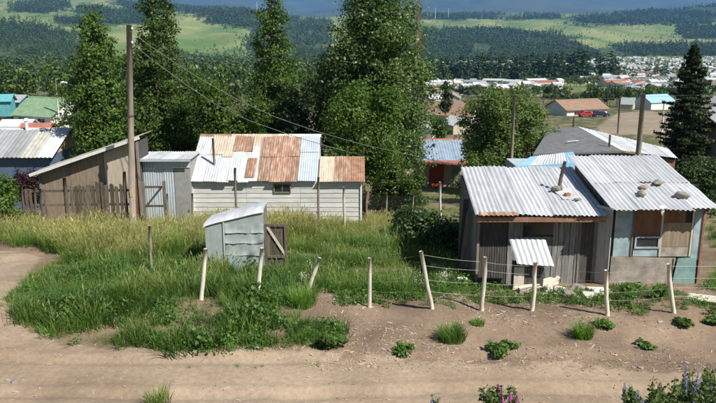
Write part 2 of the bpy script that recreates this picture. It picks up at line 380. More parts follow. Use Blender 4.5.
# ------------------------------------------------------------------ ground sheet, split into ground / track / footpath / hills
def bare_n(x, y): return fbm(x * .55, y * .75, 63) + .18 * fbm(x * 3, y * 3, 64)
def build_terrain():
    ys = list(np.linspace(-60, 8, 30)); y = 8.0
    while y < 26: y += .075; ys.append(y)
    while y < 60: y *= 1.006; ys.append(y)
    while y < 26000: y *= 1.02; ys.append(y)
    ys = np.array(ys); ss = np.linspace(-1, 1, 321); ss = np.sign(ss) * (np.abs(ss) * .75 + .45 * np.abs(ss) ** 3)
    Wd = np.where(ys < 8, 22.0, np.maximum(22.0, (ys + 12) * 1.1 * 0.75))
    X = ss[None, :] * Wd[:, None]; Y = np.repeat(ys[:, None], len(ss), 1)
    Z = ground(X, Y); n, m = X.shape
    V = np.stack([X, Y, Z], -1).reshape(-1, 3)
    i, j = np.meshgrid(np.arange(n - 1), np.arange(m - 1), indexing='ij')
    Q = np.stack([i * m + j, i * m + j + 1, (i + 1) * m + j + 1, (i + 1) * m + j], -1).reshape(-1, 4)
    C = V[Q].mean(1)
    U, Vp = project(V[:, 0], np.maximum(V[:, 1], 6), V[:, 2])
    # surface colours of the land: dirt, turf, meadows, woodland floor
    nz = fbm(V[:, 0] * .9, V[:, 1] * .9, 40, 4); nf = fbm(V[:, 0] * 4, V[:, 1] * 4, 41, 3)
    dirt = np.array([.285, .210, .145]); dirt2 = np.array([.155, .110, .076]); turf = np.array([.085, .105, .035]); straw = np.array([.20, .18, .075])
    nd = np.clip((.55 * nz + .45 * fbm(V[:, 0] * .35, V[:, 1] * .6, 44, 5) - .3) * 2.4, 0, 1)
    col = dirt[None] * (1 - nd[:, None]) + dirt2[None] * nd[:, None]
    gm = np.zeros(len(V))
    for poly in GRASS_POLYS: gm = np.maximum(gm, inpoly(U, Vp, poly).astype(float))
    gm[V[:, 1] > 34] = 1; mid = np.clip((V[:, 1] - 60) / 60, 0, 1)[:, None]
    gm[V[:, 1] < 10.9] = .8
    nb = V[:, 1] < 25; gm[nb] *= np.clip((bare_n(V[nb, 0], V[nb, 1]) - .44) * 9, .12, 1)
    gm = gm * np.clip((nz - .28) * 4, .25, 1)
    tc = turf[None] * (1 - nf[:, None]) + straw[None] * nf[:, None]; tc = tc * (1 - mid) + np.array([.075, .095, .035]) * mid
    col = col * (1 - gm[:, None]) + tc * gm[:, None]
    # yard by the parked cars
    yard = inpoly(U, Vp, [(598, 126), (618, 113), (650, 111), (690, 118), (700, 134), (600, 134)]) & (V[:, 1] > 100) & (V[:, 1] < 230)
    col[yard] = np.array([.27, .22, .155]) * (.75 + .5 * nz[yard, None])
    far = np.clip((V[:, 1] - 400) / 400, 0, 1)[:, None]
    q = fbm(V[:, 0] / 300, V[:, 1] / 600, 50, 4)[:, None]; q2 = fbm(V[:, 0] / 130, V[:, 1] / 330, 55, 4)[:, None]
    q2 = np.clip((q2 - .25) * 2, 0, 1); meadow = np.array([.10, .175, .045]) * (1 - q2) + np.array([.29, .30, .115]) * q2
    wood = np.array([.030, .052, .022])
    fc = meadow * np.ones_like(q)
    for poly in FOREST_POLYS:
        k = inpoly(U + 30 * (q2[:, 0] - .5), Vp + 9 * (q[:, 0] - .5), poly) & (V[:, 1] > 850)
        fc[k] = wood * .8 + meadow[k] * .18
    mtn = np.clip((V[:, 1] - 7000) / 1800, 0, 1)[:, None]
    fc = fc * (1 - mtn) + (np.array([.035, .060, .050]) * (1 - q) + np.array([.11, .125, .085]) * q) * mtn
    col = col * (1 - far) + fc * far
    r1 = inpoly(C[:, 0], C[:, 1], ROAD_POLY); r2 = inpoly(*project(C[:, 0], np.maximum(C[:, 1], 6), C[:, 2]), PATH_POLY) & (C[:, 1] > 11) & ~r1 & (C[:, 1] < 30)
    rv = inpoly(V[:, 0], V[:, 1] + 1.1 * (nz - .5) + .5 * (nf - .5), ROAD_POLY); pv = inpoly(U, Vp, PATH_POLY) & (V[:, 1] > 11) & (V[:, 1] < 30)
    k = rv | pv
    col[k] = np.array([.370, .285, .200])[None] * (1 - nd[k, None]) + np.array([.260, .195, .132])[None] * nd[k, None]
    hl = C[:, 1] > 1500
    m_ = bpy.data.materials.new('land'); m_.use_nodes = True
    nn = m_.node_tree.nodes; ll = m_.node_tree.links; b = nn['Principled BSDF']
    b.inputs['Roughness'].default_value = .95; b.inputs['Specular IOR Level'].default_value = .15
    at = nn.new('ShaderNodeAttribute'); at.attribute_name = 'landcol'
    tc_ = nn.new('ShaderNodeTexCoord'); nx = nn.new('ShaderNodeTexNoise'); nx.inputs['Scale'].default_value = 9; nx.inputs['Detail'].default_value = 9; nx.inputs['Roughness'].default_value = .7
    ll.new(tc_.outputs['Object'], nx.inputs['Vector'])
    n2 = nn.new('ShaderNodeTexNoise'); n2.inputs['Scale'].default_value = .035; n2.inputs['Detail'].default_value = 8; n2.inputs['Roughness'].default_value = .7
    ll.new(tc_.outputs['Object'], n2.inputs['Vector'])
    ad = nn.new('ShaderNodeMath'); ad.operation = 'ADD'; ll.new(nx.outputs['Fac'], ad.inputs[0]); ll.new(n2.outputs['Fac'], ad.inputs[1])
    mr = nn.new('ShaderNodeMapRange'); mr.inputs[1].default_value = .6; mr.inputs[2].default_value = 1.4; mr.inputs[3].default_value = .62; mr.inputs[4].default_value = 1.38
    ll.new(ad.outputs[0], mr.inputs[0])
    hs = nn.new('ShaderNodeHueSaturation'); ll.new(mr.outputs[0], hs.inputs['Value']); ll.new(at.outputs['Color'], hs.inputs['Color'])
    ll.new(hs.outputs[0], b.inputs['Base Color'])
    bp = nn.new('ShaderNodeBump'); bp.inputs['Strength'].default_value = .5; bp.inputs['Distance'].default_value = .04
    ll.new(nx.outputs['Fac'], bp.inputs['Height']); ll.new(bp.outputs[0], b.inputs['Normal'])
    for name, sel in (('ground', ~(r1 | r2 | hl)), ('dirt_track', r1), ('footpath', r2), ('hills', hl)):
        q_ = Q[sel]; used, inv = np.unique(q_.ravel(), return_inverse=True)
        me = fast_mesh(name, V[used], inv.reshape(-1, 4), smooth=True)
        ca = me.color_attributes.new('landcol', 'FLOAT_COLOR', 'POINT')
        ca.data.foreach_set('color', np.concatenate([col[used], np.ones((len(used), 1))], 1).astype(np.float32).ravel())
        o = obj(name, me, m_); o['kind'] = 'structure'

ROAD_POLY = [(-22, 10.9), (-6, 11.1), (0, 11.25), (7, 11.1), (22, 10.9), (22, 13.0), (8, 12.9), (4, 13.15), (1.5, 13.5), (-1, 13.75), (-4, 13.9), (-6.0, 14.3), (-22, 14.6)]
PATH_POLY = [(-80, 246), (20, 252), (40, 257), (36, 266), (18, 282), (8, 300), (16, 318), (50, 336), (60, 350), (-80, 352)]
TALL_POLY = [(-90, 190), (440, 190), (440, 212), (415, 234), (300, 248), (205, 256), (150, 264), (62, 262), (44, 244), (-90, 243)]
LOW_POLY = [(14, 300), (62, 260), (150, 255), (205, 240), (300, 228), (395, 216), (440, 204), (472, 215), (474, 284), (440, 294), (360, 293), (325, 290), (290, 302), (310, 318), (345, 330), (335, 348), (262, 345), (200, 352), (120, 347), (60, 338), (22, 325)]
BACK_POLY = [(395, 165), (475, 165), (470, 240), (395, 240)]
YARD_POLY = [(330, 284), (470, 268), (500, 284), (600, 286), (716, 280), (860, 280), (860, 335), (690, 330), (640, 312), (560, 302), (450, 304), (340, 304)]
LEFT_POLY = [(-120, 175), (40, 185), (60, 215), (30, 240), (-120, 245)]
RIGHT_POLY = [(705, 160), (900, 160), (900, 300), (712, 300)]
GRASS_POLYS = [TALL_POLY, LOW_POLY, BACK_POLY, LEFT_POLY, RIGHT_POLY]
FOREST_POLYS = [
 [(-90, 18), (0, 22), (35, 24), (52, 31), (80, 36), (92, 46), (85, 57), (0, 60), (-90, 60)],
 [(20, 5), (60, 2), (72, 8), (45, 14), (10, 12)],
 [(76, 8), (150, 12), (150, 24), (110, 20), (78, 13)], [(55, 20), (140, 19), (140, 24), (60, 25)],
 [(118, 0), (165, 0), (250, 8), (300, 18), (300, 24), (250, 20), (180, 12), (118, 8)],
 [(205, 22), (255, 30), (250, 60), (205, 60), (160, 52), (158, 60), (150, 70), (260, 75), (265, 25), (240, 14)],
 [(255, 20), (330, 20), (330, 80), (255, 80)],
 [(390, 31), (480, 31), (560, 36), (585, 46), (600, 58), (560, 62), (390, 62)],
 [(560, 22), (600, 15), (650, 8), (716, 4), (880, 0), (880, 18), (716, 20), (680, 26), (650, 24), (600, 27)],
 [(585, 47), (880, 45), (880, 57), (585, 57)], [(410, 15), (560, 17), (560, 20), (410, 19)], [(676, 28), (740, 24), (740, 38), (690, 40)],
 [(-90, 63), (340, 66), (340, 84), (-90, 84)]]
build_terrain()

# ------------------------------------------------------------------ foliage generators
def leaf_quads(P, N, size, rg):
    """rhombic leaves at P with normals N"""
    n = len(P); T = rg.normal(size=(n, 3)); T -= (T * N).sum(1, keepdims=True) * N; T /= np.linalg.norm(T, axis=1, keepdims=True) + 1e-9
    B = np.cross(N, T); s = size * rg.uniform(.6, 1.3, n)[:, None]
    V = np.stack([P - T * s * .5, P + B * s * .32 + N * s * .08, P + T * s * .5, P - B * s * .32 + N * s * .08], 1).reshape(-1, 3)
    return V, np.arange(4 * n).reshape(-1, 4)
def unit(a): return a / (np.linalg.norm(a, axis=1, keepdims=True) + 1e-9)
def crown(blobs, n, leaf, clump=.3, per=30, seed=0, inner=.35, up=.35):
    rg = np.random.default_rng(seed); bl = np.array(blobs, float)
    w = bl[:, 3] * bl[:, 4] + bl[:, 3] * bl[:, 5] + bl[:, 4] * bl[:, 5]; nc = max(4, n // per)
    b = bl[rg.choice(len(bl), nc, p=w / w.sum())]
    d = unit(rg.normal(size=(nc, 3))); f = inner + (1 - inner) * rg.random(nc) ** .55
    f *= 1 + .12 * rg.normal(size=nc)
    c = b[:, :3] + d * b[:, 3:6] * f[:, None]
    cs = clump * rg.uniform(.6, 1.5, nc); clump_shade = rg.random(nc)
    k = np.repeat(np.arange(nc), per); m = len(k)
    off = unit(rg.normal(size=(m, 3))) * (rg.random(m) ** .5)[:, None] * cs[k][:, None] * np.array([1, 1, .75]) * 1.15
    P = c[k] + off
    N = unit(d[k] * .5 + unit(off) * .5 + rg.normal(size=(m, 3)) * .55 + np.array([0, 0, up]))
    V, Q = leaf_quads(P, N, leaf, rg)
    return fast_mesh('crown', V, Q, np.clip(clump_shade[k] * .75 + rg.random(m) * .3 - .03, 0, 1)), c  # per-clump value paints shadowed-looking and lighter clumps into the leaf colour
def trunk_mb(h, r, seed=0, lean=(0, 0), limbs=None, top=.25, n=9):
    rg = random.Random(seed); mb = MB(); pts = []; rad = []
    k = 7
    for i in range(k + 1):
        t = i / k; pts.append((lean[0] * t + rg.uniform(-.04, .04) * h * .3 * t, lean[1] * t + rg.uniform(-.04, .04) * h * .3 * t, h * t - .2 * (i == 0)))
        rad.append(r * (1.35 if i == 0 else 1 - (1 - top) * t))
    mb.tube(pts, rad, n)
    for c in (limbs or []):
        t = min(.92, max(.18, (c[2] / h) * .62)); i = t * k; a = int(i); q = Vector(pts[a]).lerp(Vector(pts[min(a + 1, k)]), i - a)
        c = Vector(c); mid = q.lerp(c, .5) + Vector((0, 0, .12 * (c - q).length))
        rr = r * (1 - .75 * t) * .45
        mb.tube([q, mid, c], [rr, rr * .6, rr * .2], 6)
    return mb
def tree(name, label, X, Y, blobs, n, leaf, m, h, r, bark='bark', clump=.35, per=30, seed=1, group=None, limbs=14, cat='tree', z=None, lean=(0, 0), inner=.35):
    gz = g1(X, Y) if z is None else z
    t = thing(name, label, cat, (X, Y, gz - .05), 0, group)
    me, c = crown(blobs, n, leaf, clump, per, seed, inner)
    obj('crown', me, m, t)
    idx = np.random.default_rng(seed).choice(len(c), min(limbs, len(c)), replace=False)
    trunk_mb(h, r, seed, lean, [tuple(c[i]) for i in idx]).build('trunk', bark, t, True)
    return t
def stack(h0, h1, prof, k, wob, seed, squash=.75):
    """blobs stacked up a poplar: prof(t) gives radius"""
    rg = random.Random(seed); out = []
    for i in range(k):
        t = (i + .5) / k; r = prof(t) * rg.uniform(.82, 1.15); hz = (h1 - h0) / k * 1.15
        a = rg.uniform(0, 6.28)
        out.append((math.cos(a) * wob * r, math.sin(a) * wob * r, h0 + (h1 - h0) * t, r, r, hz))
    return out
def spread(cx, cy, cz, rx, ry, rz, k, seed, lo=.3, hi=.5):
    """irregular lobes filling an ellipsoid"""
    rg = random.Random(seed); out = [(cx, cy, cz, rx * .6, ry * .6, rz * .6)]
    for i in range(k):
        d = Vector((rg.gauss(0, 1), rg.gauss(0, 1), rg.gauss(0, .9))).normalized(); f = rg.uniform(.5, .85); s = rg.uniform(lo, hi)
        out.append((cx + d.x * rx * f, cy + d.y * ry * f, cz + d.z * rz * f, rx * s, ry * s, rz * s * .9))
    return out

# ------------------------------------------------------------------ scatter (countless stuff)
def scatter(name, label, cat, P, rot, scl, idx, protos, parent=None):
    c = bpy.data.collections.new(name + '_pieces')
    for i, (me, m) in enumerate(protos):
        o = bpy.data.objects.new('%s_piece_%s' % (name, chr(97 + i)), me); c.objects.link(o)
        if not len(me.materials): me.materials.append(MATS[m])
    me = bpy.data.meshes.new(name); me.vertices.add(len(P)); me.vertices.foreach_set('co', np.asarray(P, np.float32).ravel())
    a = me.attributes.new('rot', 'FLOAT_VECTOR', 'POINT'); a.data.foreach_set('vector', np.asarray(rot, np.float32).ravel())
    a = me.attributes.new('scl', 'FLOAT_VECTOR', 'POINT'); a.data.foreach_set('vector', np.asarray(scl, np.float32).ravel())
    a = me.attributes.new('idx', 'INT', 'POINT'); a.data.foreach_set('value', np.asarray(idx, np.int32))
    o = bpy.data.objects.new(name, me); COL.objects.link(o)
    ng = bpy.data.node_groups.new(name, 'GeometryNodeTree')
    ng.interface.new_socket('Geometry', in_out='INPUT', socket_type='NodeSocketGeometry'); ng.interface.new_socket('Geometry', in_out='OUTPUT', socket_type='NodeSocketGeometry')
    gi = ng.nodes.new('NodeGroupInput'); go = ng.nodes.new('NodeGroupOutput')
    ci = ng.nodes.new('GeometryNodeCollectionInfo'); ci.inputs['Collection'].default_value = c
    ci.inputs['Separate Children'].default_value = True; ci.inputs['Reset Children'].default_value = True
    ip = ng.nodes.new('GeometryNodeInstanceOnPoints'); ip.inputs['Pick Instance'].default_value = True
    def na(n, t):
        x = ng.nodes.new('GeometryNodeInputNamedAttribute'); x.data_type = t; x.inputs['Name'].default_value = n
        return [s for s in x.outputs if s.enabled and s.name == 'Attribute'][0]
    L = ng.links.new
    L(gi.outputs[0], ip.inputs['Points']); L(ci.outputs[0], ip.inputs['Instance']); L(na('idx', 'INT'), ip.inputs['Instance Index'])
    er = ng.nodes.new('FunctionNodeEulerToRotation'); L(na('rot', 'FLOAT_VECTOR'), er.inputs[0]); L(er.outputs[0], ip.inputs['Rotation'])
    L(na('scl', 'FLOAT_VECTOR'), ip.inputs['Scale']); L(ip.outputs[0], go.inputs[0])
    md = o.modifiers.new('scatter', 'NODES'); md.node_group = ng
    if parent: o.parent = parent
    return tag(o, label, cat, kind='stuff')
def blades(n, h, spread_, w, lean, seed, heads=0, hs=.01):
    """a tuft of bent grass blades; heads of them end in a seed head"""
    rg = np.random.default_rng(seed); V = []; Q = []; rnd = []
    for i in range(n):
        a = rg.random() * 6.283; d = np.array([math.cos(a), math.sin(a), 0]); b = d * spread_ * math.sqrt(rg.random()) ; b = np.array([b[0], b[1], 0])
        a2 = a + rg.normal() * .8; d2 = np.array([math.cos(a2), math.sin(a2), 0]); hh = h * rg.uniform(.55, 1.15); le = lean * rg.uniform(.3, 1.4) * hh
        sd_ = np.array([-d2[1], d2[0], 0]) * w * .5; q = rg.random()
        p0 = b; p1 = b + d2 * le * .3 + np.array([0, 0, hh * .55]); p2 = b + d2 * le + np.array([0, 0, hh])
        o = len(V); V += [p0 - sd_, p0 + sd_, p1 + sd_ * .8, p1 - sd_ * .8, p2 + sd_ * .12, p2 - sd_ * .12]
        Q += [(o, o + 1, o + 2, o + 3), (o + 3, o + 2, o + 4, o + 5)]; rnd += [q, q]
        if i < heads:
            o = len(V); e = np.array([-d2[1], d2[0], 0]); up = (p2 - p1) / np.linalg.norm(p2 - p1)
            for ax in (e, d2):
                o = len(V); V += [p2 - up * hs * 6, p2 + ax * hs, p2 + up * hs * 7, p2 - ax * hs]; Q.append((o, o + 1, o + 2, o + 3)); rnd.append(.9)
    return fast_mesh('tuft', V, Q, rnd)
def rosette(n, h, r, leaf, seed, up=.6):
    """broad-leaved weed"""
    rg = np.random.default_rng(seed); a = rg.random(n) * 6.283; rr = r * np.sqrt(rg.random(n)); z = h * rg.random(n) * (1 - .4 * rr / r)
    P = np.stack([np.cos(a) * rr, np.sin(a) * rr, z + .01], 1)
    N = unit(np.stack([np.cos(a) * .6, np.sin(a) * .6, np.full(n, up)], 1) + rg.normal(size=(n, 3)) * .35)
    V, Q = leaf_quads(P, N, leaf, rg); return fast_mesh('weed', V, Q, rg.random(n))

# ------------------------------------------------------------------ the small houses built by hand
def wall_box(mb, x0, x1, y0, y1, z0, z1): return mb.box(((x0 + x1) / 2, (y0 + y1) / 2, (z0 + z1) / 2), (x1 - x0, y1 - y0, z1 - z0))
def window(parent, x0, x1, y, z0, z1, fr='white_paint', t=.05, mull=1, glass='window_glass'):
    mb = MB(); wall_box(mb, x0 - t, x1 + t, y - .05, y - .002, z0 - t, z0); wall_box(mb, x0 - t, x1 + t, y - .05, y - .002, z1, z1 + t)
    wall_box(mb, x0 - t, x0, y - .05, y - .002, z0, z1); wall_box(mb, x1, x1 + t, y - .05, y - .002, z0, z1)
    for i in range(mull):
        xm = x0 + (x1 - x0) * (i + 1) / (mull + 1); wall_box(mb, xm - t * .3, xm + t * .3, y - .04, y - .003, z0, z1)
    f = mb.build('window', fr, parent); wall_box(MB(), x0, x1, y - .02, y - .004, z0, z1).build('pane', glass, f)
    return f
def boards(parent, name, m, x0, x1, y, z0, z1, w, seed, vertical=True, t=.022, jitter=.02, face=-1):
    rg = random.Random(seed); p = x0 if vertical else z0; e = x1 if vertical else z1
    while p < e - .02:
        ww = min(w * rg.uniform(.85, 1.15), e - p); o = rg.uniform(0, .012)
        if vertical: b = (((p + p + ww) / 2, y + face * (t / 2 + o), (z0 + z1) / 2 + rg.uniform(-jitter, jitter)), (ww - .012, t, z1 - z0))
        else: b = (((x0 + x1) / 2 + rg.uniform(-jitter, jitter), y + face * (t / 2 + o), p + ww / 2), (x1 - x0, t, ww - .008))
        MB().box(b[0], b[1], rotm(0, rg.uniform(-.006, .006), 0)).build(name, m, parent)
        p += ww
def boards_side(parent, name, m, x, y0, y1, z0, zf0, zf1, w, seed, face=-1, t=.022):
    """vertical boards on a side wall (plane x), tops following a slope zf0..zf1"""
    rg = random.Random(seed); p = y0
    while p < y1 - .02:
        ww = min(w * rg.uniform(.85, 1.15), y1 - p); q0 = zf0 + (zf1 - zf0) * (p - y0) / (y1 - y0); q1 = zf0 + (zf1 - zf0) * (p + ww - y0) / (y1 - y0)
        xx = x + face * (rg.uniform(0, .01)); mb = MB()
        mb.prism([(p + .005, z0), (p + ww - .005, z0), (p + ww - .005, q1), (p + .005, q0)], (xx + min(0, face * t), xx + max(0, face * t)), 'x')
        mb.build(name, m, parent); p += ww
def rock(name, label, X, Y, z, r, seed, group=None, m='stone', cat='stone'):
    r = tuple(k * q for k, q in zip(r, (.85, .85, .7))); mb = MB().blob((0, 0, r[2] * .8), r, seed, .27, 16)
    o = mb.build(name, m, None, True); o.location = (X, Y, z); o.rotation_euler = (0, 0, seed * 1.3)
    return tag(o, label, cat, group)

# ---- left tin-roofed shack (closer of the pair on the left)
def shack_a():
    x0, x1, yf, yb = 3.36, 6.68, 19.0, 22.3; gz = -.35
    t = thing('tin_roof_shack', 'weathered grey board shack with ribbed tin roof and leaning stovepipe', 'shack', (x0, yf, gz))
    def L(x, y, z): return (x - x0, y - yf, z - gz)
    W_, D_ = x1 - x0, yb - yf
    ef, eb = 1.83 - gz, 2.45 - gz      # roof height front edge, back edge
    of = .52
    zf = lambda y: ef - .05 + (eb - ef) * (y + of) / (D_ + of + .2)
    core = MB(); core.prism([(0.03, 0), (D_, 0), (D_, zf(D_) - .12), (.03, zf(0) - .12)], (.03, W_ - .03), 'x'); core.build('wall', 'dark_board', t)
    h = zf(0) - .12
    # left quarter: dark tin-clad, then pale vertical boards with a slit window
    for i in range(2):
        a = .0 + i * .42
        obj('wall_sheet', corrugated((a, -.005 - .004 * i, 0), (a + .43, -.005 - .004 * i, 0), (a + .43, -.005 - .004 * i, h), (a, -.005 - .004 * i, h), .07, .012), 'dark_board', t)
    boards(t, 'board', 'shack_board', .86, 1.28, -.002, 0, h - .03, .17, 3)
    boards(t, 'board', 'shack_board', 2.12, 2.86, -.002, 0, h - .03, .17, 4)
    boards(t, 'board', 'shack_board', 1.28, 2.12, -.002, 0, h - .62, .17, 6)
    boards(t, 'board', 'shack_board', 1.28, 2.12, -.002, h - .22, h - .03, .17, 7)
    f = MB(); wall_box(f, 1.26, 2.14, -.055, -.03, h - .64, h - .60); wall_box(f, 1.26, 2.14, -.055, -.03, h - .24, h - .20)
    w = f.build('window', 'dark_board', t); wall_box(MB(), 1.285, 2.115, -.02, -.005, h - .60, h - .24).build('pane', 'window_glass', w)
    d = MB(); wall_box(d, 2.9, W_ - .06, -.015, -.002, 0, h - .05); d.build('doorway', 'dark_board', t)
    MB().box((2.88, -.03, h / 2), (.06, .05, h)).build('door_post', 'grey_wood', t)
    for k in (0.02, W_ - .02): MB().box((k, -.04, h / 2), (.07, .07, h)).build('corner_post', 'grey_wood', t)
    boards_side(t, 'board', 'grey_wood', 0, .0, D_, 0, h, zf(D_) - .12, .2, 9)
    # fascia beam, rusty
    MB().box((W_ / 2, -of + .07, ef - .12), (W_ + .22, .05, .13)).build('fascia', 'rust_dark', t)
    for k in range(5):
        x = .1 + k * (W_ - .2) / 4; MB().slab((x - .03, -of + .1, ef - .045), (x + .03, -of + .1, ef - .045), (x + .03, D_ + .1, eb - .06), (x - .03, D_ + .1, eb - .06), .07).build('rafter', 'grey_wood', t)
    # roof sheets
    n = 5; xs = np.linspace(-.14, W_ + .12, n + 1); rg = random.Random(5)
    for i in range(n):
        y0 = -of + rg.uniform(-.05, .04); z0 = ef + (i % 2) * .012
        a, b = xs[i] - .03, xs[i + 1] + .03
        me = corrugated((a + rg.uniform(-.02, .02), y0, z0), (b + rg.uniform(-.02, .02), y0 + rg.uniform(-.02, .02), z0), (b + .16, D_ + .2, eb + (i % 2) * .012), (a + .16, D_ + .2, eb + (i % 2) * .012), .125, .030, 4, .022, i)
        obj('roof_sheet', me, 'galv', t)
    # rusted strip at the left of the eave, patch by the pipe
    def rs(x, y): return ef + (eb - ef) * (y + of) / (D_ + .2 + of)
    me = corrugated((-.05, -of - .06, rs(0, -of - .06) + .028), (1.0, -of - .06, rs(0, -of - .06) + .028), (1.0, -of + .18, rs(0, -of + .18) + .034), (-.05, -of + .18, rs(0, -of + .18) + .034), .125, .022, 1)
    tag(obj('eave_strip', me, 'rust', t), 'rust-red strip along the eave')
    px, py = 2.62, 1.35
    MB().slab((px - .1, py - .75, rs(0, py - .75) + .05), (px + .42, py - .75, rs(0, py - .75) + .05), (px + .36, py + .1, rs(0, py + .1) + .05), (px - .2, py + .1, rs(0, py + .1) + .05), .012).build('patch', 'galv_stained', t)
    zb = rs(0, py) + .03
    sp_ = MB().tube([(px - .03, py, zb - .25), (px + .03, py + .02, zb + .35), (px + .13, py + .05, zb + .86)], [.055, .055, .05], 12).build('stovepipe', 'dark_metal', t, True)
    MB().tube([(px, py + .01, zb + .0), (px + .005, py + .01, zb + .09)], [.12, .07], 12).build('pipe_collar', 'dark_metal', sp_, True)
    MB().box((px + .1, py - .5, zb - .02), (.16, .10, .08), rotm(.1, 0, .3)).build('rust_hole_patch', 'rust_dark', t)
    return t
shack_a()
# stone beside the stovepipe
rock('stone', 'grey stone at the foot of the stovepipe on the tin roof', 5.86, 20.25, 2.17, (.17, .12, .1), 3)
rock('stone', 'flat rust-stained rock on roof patch below the stovepipe', 6.25, 19.45, 2.05, (.13, .07, .05), 5)

# ---- right shack
def shack_b():
    x0, x1, yf, yb = 6.98, 9.52, 18.66, 22.2; gz = -.35
    t = thing('lean_to_shack', 'blue and plywood patchwork shack with tin roof weighted by stones', 'shack', (x0, yf, gz))
    W_, D_ = x1 - x0, yb - yf; ef, eb = 2.08 - gz, 2.80 - gz; of = .5
    rs = lambda y: ef + (eb - ef) * (y + of) / (D_ + .25 + of)
    core = MB(); core.prism([(.03, 0), (D_, 0), (D_, rs(D_) - .13), (.03, rs(0) - .13)], (.03, W_ - .03), 'x'); core.build('wall', 'dark_board', t)
    h = rs(0) - .13
    # front panels from left: pale boards, blue panel, brown plywood with window, ply; grey panel below and teal door
    zl = .98
    wall_box(MB(), .10, .58, -.024, -.002, zl, h).build('blue_panel', 'blue_paint', t)
    wall_box(MB(), .63, 2.02, -.022, -.002, 1.58, h).build('plywood_panel', 'plywood_brown', t)
    wall_box(MB(), 1.42, 2.2, -.032, -.024, zl + .28, 1.95).build('plywood_panel', 'plywood', t)
    wall_box(MB(), 1.42, 2.2, -.03, -.004, zl, zl + .27).build('plywood_panel', 'panel_grey', t)
    wall_box(MB(), .66, 1.36, -.024, -.002, zl, zl + .24).build('blue_panel', 'blue_paint', t)
    window(t, .72, 1.32, -.006, zl + .28, zl + .54, 'blue_paint', .045, 0)
    for x in (.60, 1.39, 2.23): wall_box(MB(), x - .025, x + .025, -.05, -.025, zl, h).build('upright', 'pale_wood' if x > 1 else 'grey_wood', t)
    wall_box(MB(), 2.28, 2.50, -.024, -.002, zl - .1, h).build('blue_panel', 'blue_paint', t)
    MB().prism([(.05, .03), (1.74, .0), (1.86, zl - .04), (.06, zl)], (-.05, -.028)).build('lower_panel', 'panel_grey', t)
    MB().prism([(1.80, .0), (2.46, .02), (2.44, zl - .02), (1.92, zl - .05)], (-.045, -.026)).build('door', 'teal_paint', t)
    wall_box(MB(), 1.77, 1.81, -.06, -.04, 0, zl - .05).build('door_post', 'dark_board', t)
    wall_box(MB(), 2.50, 2.56, -.06, .0, 0, h).build('corner_post', 'rust_dark', t)
    MB().slab((-.30, .36, h - .02), (-.30, .36, 0), (-.005, -.05, 0), (-.005, -.05, h - .02), .03).build('corner_panel', 'panel_pale', t)
    # left side: pale wide boards at the front corner, dark boards behind
    boards_side(t, 'board', 'shack_board', .028, -.03, .75, 0, h - .02, h + .1, .38, 3)
    boards_side(t, 'board', 'grey_wood', .028, .75, D_, 0, h + .1, rs(D_) - .13, .2, 4)
    boards_side(t, 'board', 'grey_wood', W_ - .028, 0, D_, 0, h, rs(D_) - .13, .2, 5, face=1)
    for k in range(4):
        x = .08 + k * (W_ - .16) / 3; MB().slab((x - .03, -of + .08, rs(-of + .08) - .035), (x + .03, -of + .08, rs(-of + .08) - .035), (x + .03, D_ + .15, rs(D_ + .15) - .035), (x - .03, D_ + .15, rs(D_ + .15) - .035), .08).build('rafter', 'grey_wood', t)
    n = 4; xs = np.linspace(-.16, W_ + .16, n + 1); rg = random.Random(8); mid = D_ * .42
    for row in range(2):
        ya, yb_ = (-of, mid + .1) if row == 0 else (mid - .1, D_ + .25)
        for i in range(n):
            a, b = xs[i] - .03, xs[i + 1] + .03; yy = ya + (rg.uniform(-.06, .06) if row == 0 else 0); dz = (i % 2) * .012 + row * .030
            me = corrugated((a, yy, rs(yy) + dz), (b, yy + rg.uniform(-.03, .03), rs(yy) + dz), (b + .02, yb_, rs(yb_) + dz), (a + .02, yb_, rs(yb_) + dz), .125, .030, 3, .022, 20 + i + row * 9)
            obj('roof_sheet', me, 'galv', t)
    # flashing on left edge
    MB().slab((-.22, -of, rs(-of) + .045), (-.12, -of, rs(-of) + .05), (-.10, D_ + .25, rs(D_ + .25) + .07), (-.20, D_ + .25, rs(D_ + .25) + .06), .012).build('edge_flashing', 'galv', t)
    return t
shack_b()
def roofb(y): return 2.08 + .72 * (y - 18.17) / (3.7 + .58)
rock('stone', 'round grey stone nearest the left edge of the right shack roof', 7.9, 19.05, roofb(19.05) + .03, (.19, .14, .12), 11)
rock('stone', 'small rust-brown stone just behind the round grey stone on shack roof', 8.12, 19.55, roofb(19.55) + .04, (.13, .11, .09), 12, m='rust')
rock('stone', 'flat long stone furthest back on the right shack roof', 8.72, 19.95, roofb(19.95) + .03, (.31, .15, .09), 13)
rock('stone', 'large lumpy stone nearest the right edge of the shack roof', 8.98, 18.95, roofb(18.95) + .03, (.29, .17, .13), 14)
rg_ = MB(); rg_.add([(0, 0, 0), (.1, -.02, .02), (.14, -.1, -.02), (.06, -.14, -.16), (-.02, -.12, -.1), (.03, -.13, -.26), (-.05, -.08, -.05)], [(0, 1, 2, 6), (6, 2, 3, 4), (4, 3, 5)])
o = rg_.build('rag', 'rag'); o.location = (8.1, 18.28, 2.17); tag(o, 'white rag hanging over the eave of the right shack', 'rag')

